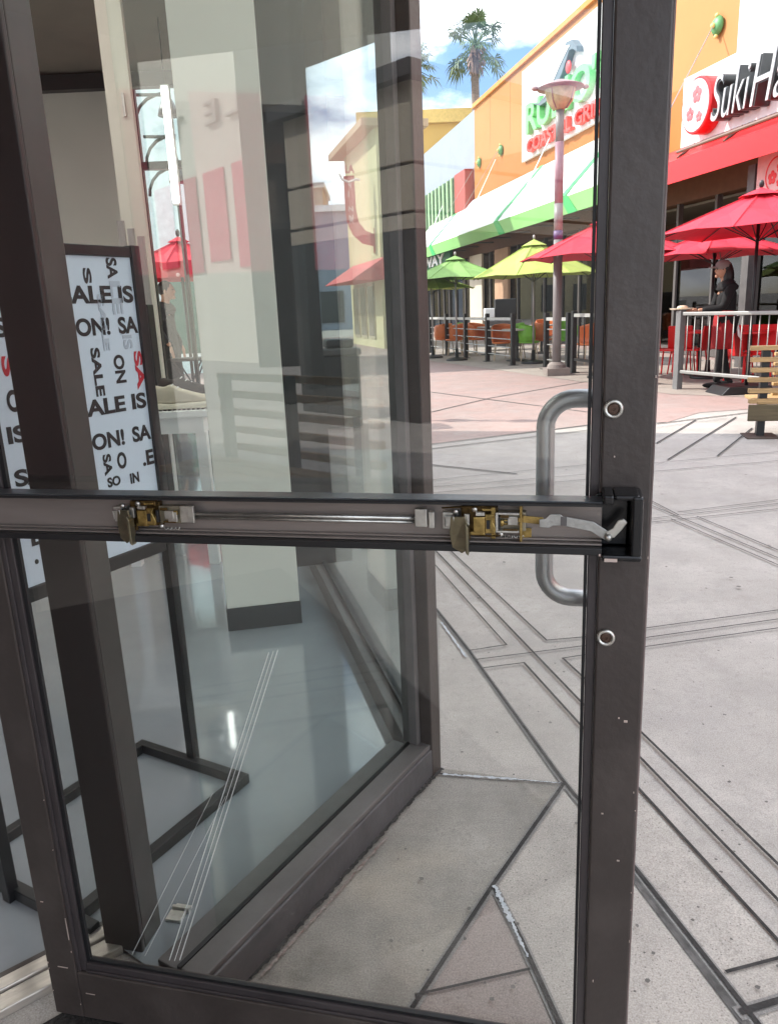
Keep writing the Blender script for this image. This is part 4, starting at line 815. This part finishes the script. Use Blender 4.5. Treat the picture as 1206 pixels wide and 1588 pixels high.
# far low skyline beyond plaza
for i, (pxa, pxb, pyt, y, m_, lab) in enumerate([(300, 500, 300, 70, CREAM2, 'long low cream building at the far end of the plaza'), (470, 560, 330, 55, BLUEGREY, 'low blue grey building behind the pizza building'), (20, 310, 230, 60, SUNCREAM, 'pale yellow building far behind the shop')]):
    a, c = Yp(pxa, pyt, y), Yp(pxb, pyt, y)
    t = thing('distant_building', lab, 'building', frame((a.x, y, 0), (1, 0)))
    bx(0, c.x-a.x, 0, 8, 0, a.z).build('wall', m_, t); bx(-.2, c.x-a.x+.2, -.3, 8.2, a.z+.001, a.z+.4).build('parapet', WHITE, t)
    for k in range(int((c.x-a.x)//3)): bx(.8+3*k, 2.4+3*k, -.08, -.002, .5, 2.6).build('window', mat('dark far glass', (.04, .05, .05), .2), t)
# ================================================================== PALMS
def palm(px, pyb, y, zc, label, seed):
    random.seed(seed); x = Yp(px, 100, y).x
    t = thing('palm_tree', label, 'palm tree', frame((x, y, 0), (1, 0)), 'fan palms beyond the roofs')
    b = MB(); n_ = 14; b.tube([(.25*math.sin(i*.3)*.3, 0, zc*i/n_) for i in range(n_+1)], [.42-.012*i for i in range(n_+1)], 12); b.build('trunk', mat('palm trunk bark', (.20, .15, .12), .9, 0, .4, 4, .4, 12, stretch=(1, 1, 5)), t, smooth=True)
    b = MB()
    for k in range(60):
        a = random.uniform(0, 6.28); z = zc-random.uniform(.1, 1.9); r = .42+random.uniform(0, .45)*(1-(zc-z)/2.4); b.prism([(.3*math.cos(a), .3*math.sin(a), z+.5), (r*math.cos(a-.15), r*math.sin(a-.15), z), (r*math.cos(a+.15), r*math.sin(a+.15), z-.2)], (.02, .02, .02))
    b.build('dead_frond_skirt', mat('dry frond', (.36, .24, .18), .9, 0, .3, 4), t)
    LEAF = mat('palm leaf', (.10, .15, .055), .55, 0, .5, 2.5); b = MB()
    for k in range(40):
        az = random.uniform(0, 2*math.pi); el = random.choice([random.uniform(-.6, .2), random.uniform(0, .9), random.uniform(.7, 1.5)])
        d = Vector((math.cos(az)*math.cos(el), math.sin(az)*math.cos(el), math.sin(el))); L_ = random.uniform(1.3, 1.9)
        base = Vector((0, 0, zc)); tip = base+d*L_; tip.z -= .25*L_*math.cos(el)
        b.tube([base, base+d*L_*.5, tip], [.05, .035, .025], 4)
        d2 = (tip-(base+d*L_*.5)).normalized(); s_ = d2.cross(Vector((0, 0, 1))); s_ = s_.normalized() if s_.length > .05 else Vector((1, 0, 0)); u_ = s_.cross(d2)
        for j in range(19):
            a = math.radians(-112+224*j/18); ln = random.uniform(.85, 1.2)*(1.05-.25*abs(a)/2); dd = d2*math.cos(a)+s_*math.sin(a)+u_*random.uniform(-.12, .22)
            m1 = tip+dd*ln*.6; en = tip+dd*ln; en.z -= .22*ln+.3*ln*random.random()*.7; w_ = s_*math.cos(a)*.055-d2*math.sin(a)*.055
            b.quad(tip, m1-w_, en, m1+w_)
    b.build('crown', LEAF, t)
palm(737, 150, 60, 18.7, 'tall fan palm rising above the orange roof', 3)
palm(634, 100, 66, 18.9, 'second fan palm peeking out beside the dark corner post', 11)
random.seed(21)
# ================================================================== STREET LAMP
lp = g2(862, 582)
lm = thing('street_lamp', 'tall pink grey lamp post with bowl shaped lamp in front of the patio', 'street lamp', frame((lp.x, lp.y, 0), (1, 0)))
LPM = mat('weathered mauve post paint', (.22, .20, .20), .45, 0, .15, 3); LPP = mat('pink post paint', (.28, .14, .18), .5)
b = MB(); b.box(-.21, .21, -.21, .21, .0, .14); b.lathe([(.18, .14), (.16, .20), (.10, .25), (.0001, .25)]); b.build('footing', mat('lamp footing concrete', (.24, .20, .18), .8), lm)
b = MB(); b.tube([(0, 0, .24), (0, 0, 2.40)], .080, 18); b.tube([(0, 0, 2.55), (0, 0, 3.0)], .078, 18); b.build('lower_pole', LPM, lm, smooth=True)
b = MB(); b.tube([(0, 0, 2.401), (0, 0, 2.549)], .082, 18); b.build('band', mat('purple band', (.10, .05, .16), .5), lm, smooth=True)
b = MB(); b.tube([(0, 0, 3.0), (0, 0, 4.0)], .076, 18); b.build('middle_pole', LPP, lm, smooth=True)
b = MB(); b.tube([(0, 0, 4.0), (0, 0, 4.50)], .072, 18); b.build('upper_pole', LPM, lm, smooth=True)
b = MB(); b.lathe([(.05, 4.50), (.13, 4.53), (.22, 4.64), (.265, 4.82), (.265, 4.84), (.0001, 4.92)], n=24); b.build('glass_bowl', mat('amber lamp glass', (.52, .44, .26), .25, 0, .4, 5), lm, smooth=True)
b = MB(); b.lathe([(.29, 4.82), (.39, 4.835), (.40, 4.85), (.28, 4.90), (.1, 4.96), (.0001, 4.97)], n=24)
for k in range(4):
    a = math.pi/4+k*math.pi/2; b.tube([(.262*math.cos(a), .262*math.sin(a), 4.84), (.225*math.cos(a), .225*math.sin(a), 4.64), (.12*math.cos(a), .12*math.sin(a), 4.51)], .012, 6)
for k in (0, math.pi): b.ell((.43*math.cos(k), 0, 4.85), (.06, .05, .04))
b.build('cap_plate', mat('rusty pink metal', (.36, .22, .2), .5, .2, .3, 6), lm)
# ================================================================== UMBRELLAS on the patio
um = [('green', 'leaf green patio umbrella at the far end of the patio', (1.86, 19.5), 2.45, 1.95, 1.28, GREENCLOTH, .2), ('lime', 'lime yellow patio umbrella behind the lamp post', (3.38, 17.5), 2.60, 1.88, 1.42, LIME, .35),
      ('red', 'red patio umbrella partly hidden behind the door edge, reaching over the lamp post', (3.85, 13.6), 2.62, 2.02, 1.45, REDCLOTH, .5), ('red', 'large red patio umbrella nearest on the right above the person', (4.98, 10.6), 2.60, 2.10, 1.38, REDCLOTH, .15),
      ('red', 'red patio umbrella behind the large one on the right', (5.35, 12.8), 2.33, 1.92, 1.25, REDCLOTH, .3), ('green', 'second leaf green umbrella hanging low behind the far one', (1.35, 20.8), 2.15, 1.75, 1.15, LIME, .1)]
for c_, lab, c, az_, rz_, R_, m_, tw in um: umbrella('patio_umbrella', lab, c, az_, rz_, R_, m_, twist=tw, group='patio umbrellas along the street', polem=BLACKMETAL if c_ == 'red' and R_ < 1.4 else None, stand=not(c_ == 'red' and R_ == 1.38))
# black weighted stand block
p = g2(1140, 612)
o = MB(); o.prism([(-.35, 0, 0), (.42, 0, 0), (.34, 0, .11), (-.24, 0, .11)], (0, .5, 0)); o = o.build('umbrella_weight', BLACKMETAL, None, bevel=.01, M=frame((p.x+.1, p.y-.1, .006), (1, .05))); tag(o, 'low black weighted base block on the pavement behind the bench', 'umbrella base')
# small hanging lantern seen above patio awning? -> patio heater dish omitted; glass globe
# ================================================================== FENCES
FD = Vector((-.238, .971)).normalized()
def fence_posts(label, pts, h_, m_post, rails, m_rail, post_w=.045, group=None, bars=0, m_bar=None, toprail=None):
    o0 = pts[0]; d = (pts[-1]-pts[0]); Ln = d.length
    t = thing('patio_fence', label, 'fence', frame((o0.x, o0.y, 0), (d.x, d.y)), group)
    for p in pts:
        s_ = (p-o0).length; bx(s_-post_w, s_+post_w, -post_w, post_w, .0, h_).build('post', m_post, t, bevel=.004)
        bx(s_-post_w*2, s_+post_w*2, -post_w*2, post_w*2, .002, .02).build('foot_plate', m_post, t)
    b = MB()
    for z in rails: b.tube([(post_w, 0, z), (Ln-post_w, 0, z)], .012, 6)
    b.build('cables', m_rail, t)
    if toprail: bx(post_w, Ln-post_w, -.03, .03, toprail-.03, toprail+.03).build('top_rail', mat('pale rail', (.5, .5, .48), .4, .3), t)
    if bars:
        b = MB()
        for k in range(1, bars): b.tube([(Ln*k/bars, 0, .28), (Ln*k/bars, 0, h_-.1)], .012, 6)
        b.build('bars', m_bar, t); bx(post_w, Ln-post_w, -.02, .02, .24, .29).build('bottom_rail', m_bar, t)
    return t
V2 = lambda p: Vector((p.x, p.y))
PL_ = [V2(g2(795, 567)), V2(g2(754, 560)), V2(g2(721, 554)), V2(g2(694, 550)), V2(g2(669, 547)), V2(g2(640, 543))]
DIR = (PL_[-1]-PL_[0]).normalized()
PL_ = [PL_[0]+DIR*s_ for s_ in (0, 1.55, 3.1, 4.65, 6.2, 7.75)]
fence_posts('long black post fence with wire cables at the left end of the patio', PL_, 1.12, BLACKMETAL, (.2, .38, .56, .74), mat('wire', (.4, .4, .38), .4, .5), toprail=1.0)
qa, qb = V2(g2(846, 573)), V2(g2(880, 578))
fence_posts('short black post railing beside the lamp post', [qa, qb], 1.12, BLACKMETAL, (.2, .5, .8), mat('wire', (.4, .4, .38), .4, .5), toprail=1.0)
qa, qb = V2(g2(888, 579)), V2(g2(1000, 597))
fence_posts('black barred railing right of the lamp post, running behind the door edge', [qa, qb], 1.15, BLACKMETAL, (), BLACKMETAL, bars=12, m_bar=BLACKMETAL, toprail=1.07)
qa = V2(g2(1049, 604)); qb = Vector((5.9, 8.6))
mr = mat('galvanised barrier tube', (.30, .30, .285), .4, .4, .1, 8)
dd_ = (V2(G(1206, 622))-qa)
t = thing('metal_barrier', 'grey tubular metal barrier in front of the person in the red apron', 'barrier', frame((qa.x, qa.y, 0), dd_))
LB = dd_.length+.9; zt4 = Yp(1108, 482, qa.y-.2).z
bx(-.05, .05, -.05, .05, 0, zt4+.02).build('post', mat('dark grey post', (.16, .16, .16), .45), t, bevel=.005)
bx(LB-.05, LB+.05, -.05, .05, 0, zt4+.02).build('post', mr, t, bevel=.005)
bx(.05, LB, -.025, .025, zt4-.05, zt4).build('top_rail', mr, t, bevel=.01); bx(.05, LB, -.025, .025, .24, .29).build('bottom_rail', mr, t, bevel=.01)
for k in range(1, 19): b = MB(); b.tube([(LB*k/19, 0, .29), (LB*k/19, 0, zt4-.05)], .008, 7); b.build('bar', mr, t, smooth=True)
# ================================================================== PATIO FURNITURE
def chair(label, M, m, group, style='shell', first=None):
    t = thing('patio_chair', label, 'chair', M, group)
    if style == 'shell':
        b = MB(); n_ = 9; rows = []
        for j, (z, r, tk) in enumerate(((.42, .20, 0), (.46, .25, 0), (.62, .27, 0), (.80, .27, 0), (.86, .25, 0))):
            rows.append([b.bm.verts.new((r*math.sin(a), -.02+r*.95*-math.cos(a)*-1, z-(0 if j < 2 else .10*(1-math.cos(a-0))*.5))) for a in [math.radians(-115+230*i/(n_-1)) for i in range(n_)]])
        for r_, s_ in zip(rows, rows[1:]):
            for i in range(n_-1): b.bm.faces.new((r_[i], r_[i+1], s_[i+1], s_[i]))
        b.build('backrest', m, t, smooth=True, solid=.02)
        b = MB(); b.lathe([(.20, .40), (.25, .425), (.24, .445), (.0001, .435)], (0, -.02, 0)); b.build('seat', m, t, smooth=True)
        lm_ = mat('chair leg', (.45, .36, .25), .5)
    else:
        b = MB(); b.box(-.2, .2, .17, .20, .45, .86); b.bm.transform(Matrix.Rotation(math.radians(-6), 4, 'X')); bk_ = b.build('backrest', m, t, bevel=.02)
        b = MB(); b.box(-.21, .21, -.21, .2, .43, .46); b.build('seat', m, t, bevel=.015)
        lm_ = m
    for sx_ in (-.17, .17):
        for sy_ in (-.17, .17): b = MB(); b.tube([(sx_*1.15, sy_*1.15, .01), (sx_*.9, sy_*.9, .43)], .014, 6); b.build('leg', lm_, t)
    return t
ORC = mat('orange plastic', (.62, .16, .04), .45); GRC = mat('green plastic', (.16, .42, .03), .45); RDC = RED
protos = {}
cl = [('o', 700, 552, 'orange shell chair at the far left of the patio'), ('g', 716, 550, 'green shell chair between two orange chairs at the left of the patio'), ('o', 733, 551, 'orange shell chair in front of the black counter box'), ('o', 772, 560, 'orange shell chair pushed to the table behind the fence corner'),
      ('g', 792, 557, 'green shell chair behind the fence corner post'), ('g', 812, 560, 'bright green shell chair facing the fence corner'), ('o', 832, 555, 'orange shell chair just left of the lamp post'), ('o', 838, 545, 'orange shell chair farther back left of the lamp post'), ('g', 870, 556, 'green shell chair behind the lamp post'), ('o', 905, 566, 'orange shell chair behind the barred railing'), ('o', 676, 545, 'orange shell chair beside the dark corner post')]
CM = {'o': ORC, 'g': GRC, 'r': RED}
def place(ckey, style, x, y, rz, lab, grp):
    M = Matrix.Translation((x, y, .008)) @ Matrix.Rotation(rz, 4, 'Z')
    if (ckey, style) not in protos: protos[(ckey, style)] = chair(lab, M, CM[ckey], grp, style); return
    c = copy_tree(protos[(ckey, style)]); c.matrix_world = M; c['label'] = lab; c['group'] = grp
for i, (c_, px, py, lab) in enumerate(cl):
    p = g2(px, py); place(c_, 'shell', p.x+.1, min(p.y, 22), random.uniform(-2.6, 2.6), lab, 'shell chairs on the patio')
rc = [(1040, 585, .8, 'red metal chair at the left behind the barrier post'), (1062, 582, 2.6, 'red metal chair just right of the barrier post'), (1078, 585, -2.4, 'red metal chair between barrier post and person'), (1160, 598, 1.9, 'red metal chair right of the person behind the barrier bars'), (1185, 590, -.6, 'red metal chair farthest right behind the barrier'), (1150, 585, 3.0, 'red metal chair directly behind the person in apron')]
for px, py, rz, lab in rc:
    p = g2(px, py); place('r', 'square', p.x, p.y+.2, rz, lab, 'red metal chairs behind the barrier')
def table(label, x, y, m, top=.74, r=.36):
    t = thing('patio_table', label, 'table', Matrix.Translation((x, y, .008)), 'tables on the patio')
    b = MB(); b.lathe([(r, top-.03), (r, top), (.0001, top)], n=28); b.lathe([(r*.99, top-.035), (r*.99, top-.031), (.0001, top-.031)]); b.build('tabletop', m, t)
    b = MB(); b.tube([(0, 0, .03), (0, 0, top-.035)], .035, 10); b.build('stem', BLACKMETAL, t); b = MB(); b.lathe([(.26, 0), (.26, .02), (.05, .05), (.0001, .05)]); b.build('foot', BLACKMETAL, t)
TT = mat('light table top', (.5, .47, .42), .35)
for px, py, lab in ((745, 552, 'round pale table behind the long cable fence'), (785, 562, 'round pale table at the fence corner'), (825, 550, 'round pale table under the lime umbrella'), (690, 548, 'round pale table under the green umbrella')):
    p = g2(px, py); table(lab, p.x+.3, min(p.y, 22)+.3, TT)
for px, py, lab in ((1095, 586, 'round red table behind the person in apron'), (1175, 592, 'round red table behind the barrier on the right')):
    p = g2(px, py); table(lab, p.x+.1, p.y+.6, RED)
# black register counter & white napkin stand on the patio
p = g2(757, 548)
t = thing('service_cart', 'black service cart with dark box on top behind the cable fence', 'cart', Matrix.Translation((p.x+.6, p.y+1.2, .008)))
bx(-.5, .5, -.3, .3, .1, .85).build('cabinet', GREYPAINT, t, bevel=.02); bx(-.25, .35, -.2, .2, .852, 1.45).build('dark_box', BLACKMETAL, t, bevel=.02); bx(-.55, -.27, -.2, .2, .852, 1.2).build('pale_box', WHITE, t, bevel=.02)
# ================================================================== SLATTED BENCH (right edge)
bp = g2(1167, 678)
t = thing('slatted_bench', 'bench of pale wooden slats on black posts at the right edge', 'bench', frame((bp.x-.02, bp.y, 0), (1, -.23)))
zs = [Yp(1163, y_, bp.y).z for y_ in (536, 560, 580, 600, 622, 643, 662)]
for i, y_ in enumerate((536, 554, 570, 585, 602, 618)):
    z1_ = Yp(1175, y_, bp.y).z; bx(-.07+.01*(i%3), 1.9, -.05, .02, z1_-.042, z1_).build('slat', WOOD, t, bevel=.004)
    if i: bx(.25, 1.9, .38, .45, z1_-.02, z1_+.012).build('rear_slat', WOOD, t, bevel=.004)
z1_ = Yp(1170, 626, bp.y).z; z0_ = Yp(1170, 651, bp.y).z
bx(-.06, 1.9, -.09, -.055, z0_, z1_).build('front_plank', WOODD, t, bevel=.004)
bx(.02, 1.9, -.054, .5, z1_+.0, z1_+.03).build('seat_plank', WOOD, t, bevel=.004)
for x in (.05, .75, 1.5): bx(x, x+.07, -.02+.045, .05+.045, .01, Yp(1175, 536, bp.y).z-.01).build('post', BLACKMETAL, t); bx(x-.11, x+.18, -.12, .2, .002, .012).build('foot_plate', mat('dark foot plate', (.08, .06, .05), .5), t)
# ================================================================== BEHIND THE CAMERA (mirrored in the door glass)
def mwall(pxa, ya, pxb, yb):
    a = Yp(pxa, 300, ya); b_ = Yp(pxb, 300, yb); A = mirror_door((a.x, a.y)); B = mirror_door((b_.x, b_.y)); return A, B
A, B = mwall(235, 26.6, 415, 21)
d = (A-B)   # from the other side, left-right swaps
ob = thing('outlet_building', 'cream shop building across the walk behind the viewer, mirrored in the door glass', 'building', frame((A.x, A.y, 0), (B-A)))
Lw = (B-A).length; zt5 = Yp(320, 268, 23.5).z
sgn_ = 1 if frame((0, 0, 0), (B-A)) @ Vector((0, 1, 0)) == None else 1
fr_ = frame((A.x, A.y, 0), (B-A)); ydir = (fr_.to_3x3() @ Vector((0, 1, 0)))
into = 1 if ydir.y < 0 else -1; Lw0 = Lw
b = MB(); b.box(-14, Lw+.3, min(0, 4*into), max(0, 4*into), 0, 16); b.build('wall', mat('bright cream render', (.8, .77, .66), .8, 0, .03, 1), ob)
A2, B2 = mwall(412, 20, 548, 20)
dk = thing('dark_reflection_block', 'dark brown block added behind the viewer to darken the door glass reflection', 'building', frame((A2.x, A2.y, 0), (B2-A2)))  # added unseen block, keeps bright sky out of the door glass reflection
b = None
T_ = []
for c_, fa, fb_ in (('E', .12, .23), ('T', .27, .40), ('E', .60, .70), ('L', .77, .89)):
    T1 = text('lettering', c_, 1, mat('grey raised letters', (.42, .40, .35), .6), ob, (0, 0, 0), .06, mirror=(into < 0)); fit(T1, Lw0*fa, Lw0*fb_, Yp(320, 200, 23.5).z, Yp(320, 166, 23.5).z, -.07*into)
for k in range(4): y0, y1 = sorted((-.06*into, -.02*into)); bx(Lw0*(.05+.24*k), Lw0*(.22+.24*k), y0, y1, zt5-2.4-.25*(k%2), zt5).build('banner', mat('pink red banner', (.75, .12, .18), .7), ob)
L2_ = (B2-A2).length; y0, y1 = sorted((0, 4*into)); bx(-.5, L2_+.5, y0, y1, 0, 9).build('wall', mat('dark umber added block', (.06, .05, .045), .7, 0, .3, 1), dk)  # body of the added dark reflection block
A, B = mwall(540, 9.9, 640, 9.1)
tb2 = thing('panelled_tower', 'cream panelled tower with dark cornice behind the viewer, mirrored in the glass', 'building', frame((A.x, A.y, 0), (B-A)))
Lw = (B-A).length; ydir = (frame((0, 0, 0), (B-A)).to_3x3() @ Vector((0, 1, 0))); into = 1 if ydir.y < 0 else -1
y0, y1 = sorted((0, 5*into)); zc = Yp(600, 140, 9.5).z; zd = Yp(600, 115, 9.5).z; zs1, zs2 = Yp(600, 262, 9.5).z, Yp(600, 335, 9.5).z
for (a0, a1) in ((2.2, zs2-.02), (zs2+.02, zs1-.02), (zs1+.02, zc)): bx(-1.2, Lw, y0, y1, a0, a1).build('panel', CREAM2, tb2)
y2, y3 = sorted((-.15*into, 5*into)); bx(-1.35, Lw+.15, y2, y3, zc+.001, zd).build('cornice', mat('dark cornice', (.03, .03, .035), .5), tb2)
bx(-1.2, Lw, y0, y1, 0, 2.19).build('dark_base', mat('dark base glass', (.03, .03, .03), .3), tb2)
# bench mirrored in the door glass
va = Yp(345, 640, 5.2); vb = Yp(592, 630, 4.2)
A = mirror_door((va.x, va.y)); B = mirror_door((vb.x, vb.y))
t = thing('slatted_bench', 'bench of brown wooden slats behind the viewer, mirrored in the door glass', 'bench', frame((A.x, A.y, 0), (B-A)))
Lw = (B-A).length
for k in range(6): zz = .98-.115*k; bx(0, Lw, -.02, .02, zz-.045, zz).build('slat', WOOD, t, bevel=.004)
for k in range(3): bx(0, Lw, .1+.15*k, .22+.15*k, .40, .44).build('seat_slat', WOOD, t, bevel=.004)
for x in (.1, Lw/2, Lw-.15): bx(x, x+.06, .021, .08, 0, .98).build('post', BLACKMETAL, t); bx(x, x+.06, .081, .6, .34, .395).build('arm', BLACKMETAL, t)
# dark brick facade to the left behind the viewer (fills the mirrored left side)
A, B = mwall(-260, 4.5, 236, 6.0)
Lw = (B-A).length; ydir = (frame((0, 0, 0), (B-A)).to_3x3() @ Vector((0, 1, 0))); into = 1 if ydir.y < 0 else -1; y0, y1 = sorted((0, .3*into))
bx(-2, Lw, y0, y1, 0, 5.0).build('tmp', mat('dark red brown panels', (.085, .045, .045), .6, 0, .35, 1.2, stretch=(2, 2, .5)), None, M=frame((A.x, A.y, 0), (B-A)))
o = bpy.data.objects['tmp']; o.name = 'side_facade'; tag(o, 'dark brown panelled shop wall left behind the viewer, mirrored faintly in the glass', 'wall')
bpy.context.view_layer.update()
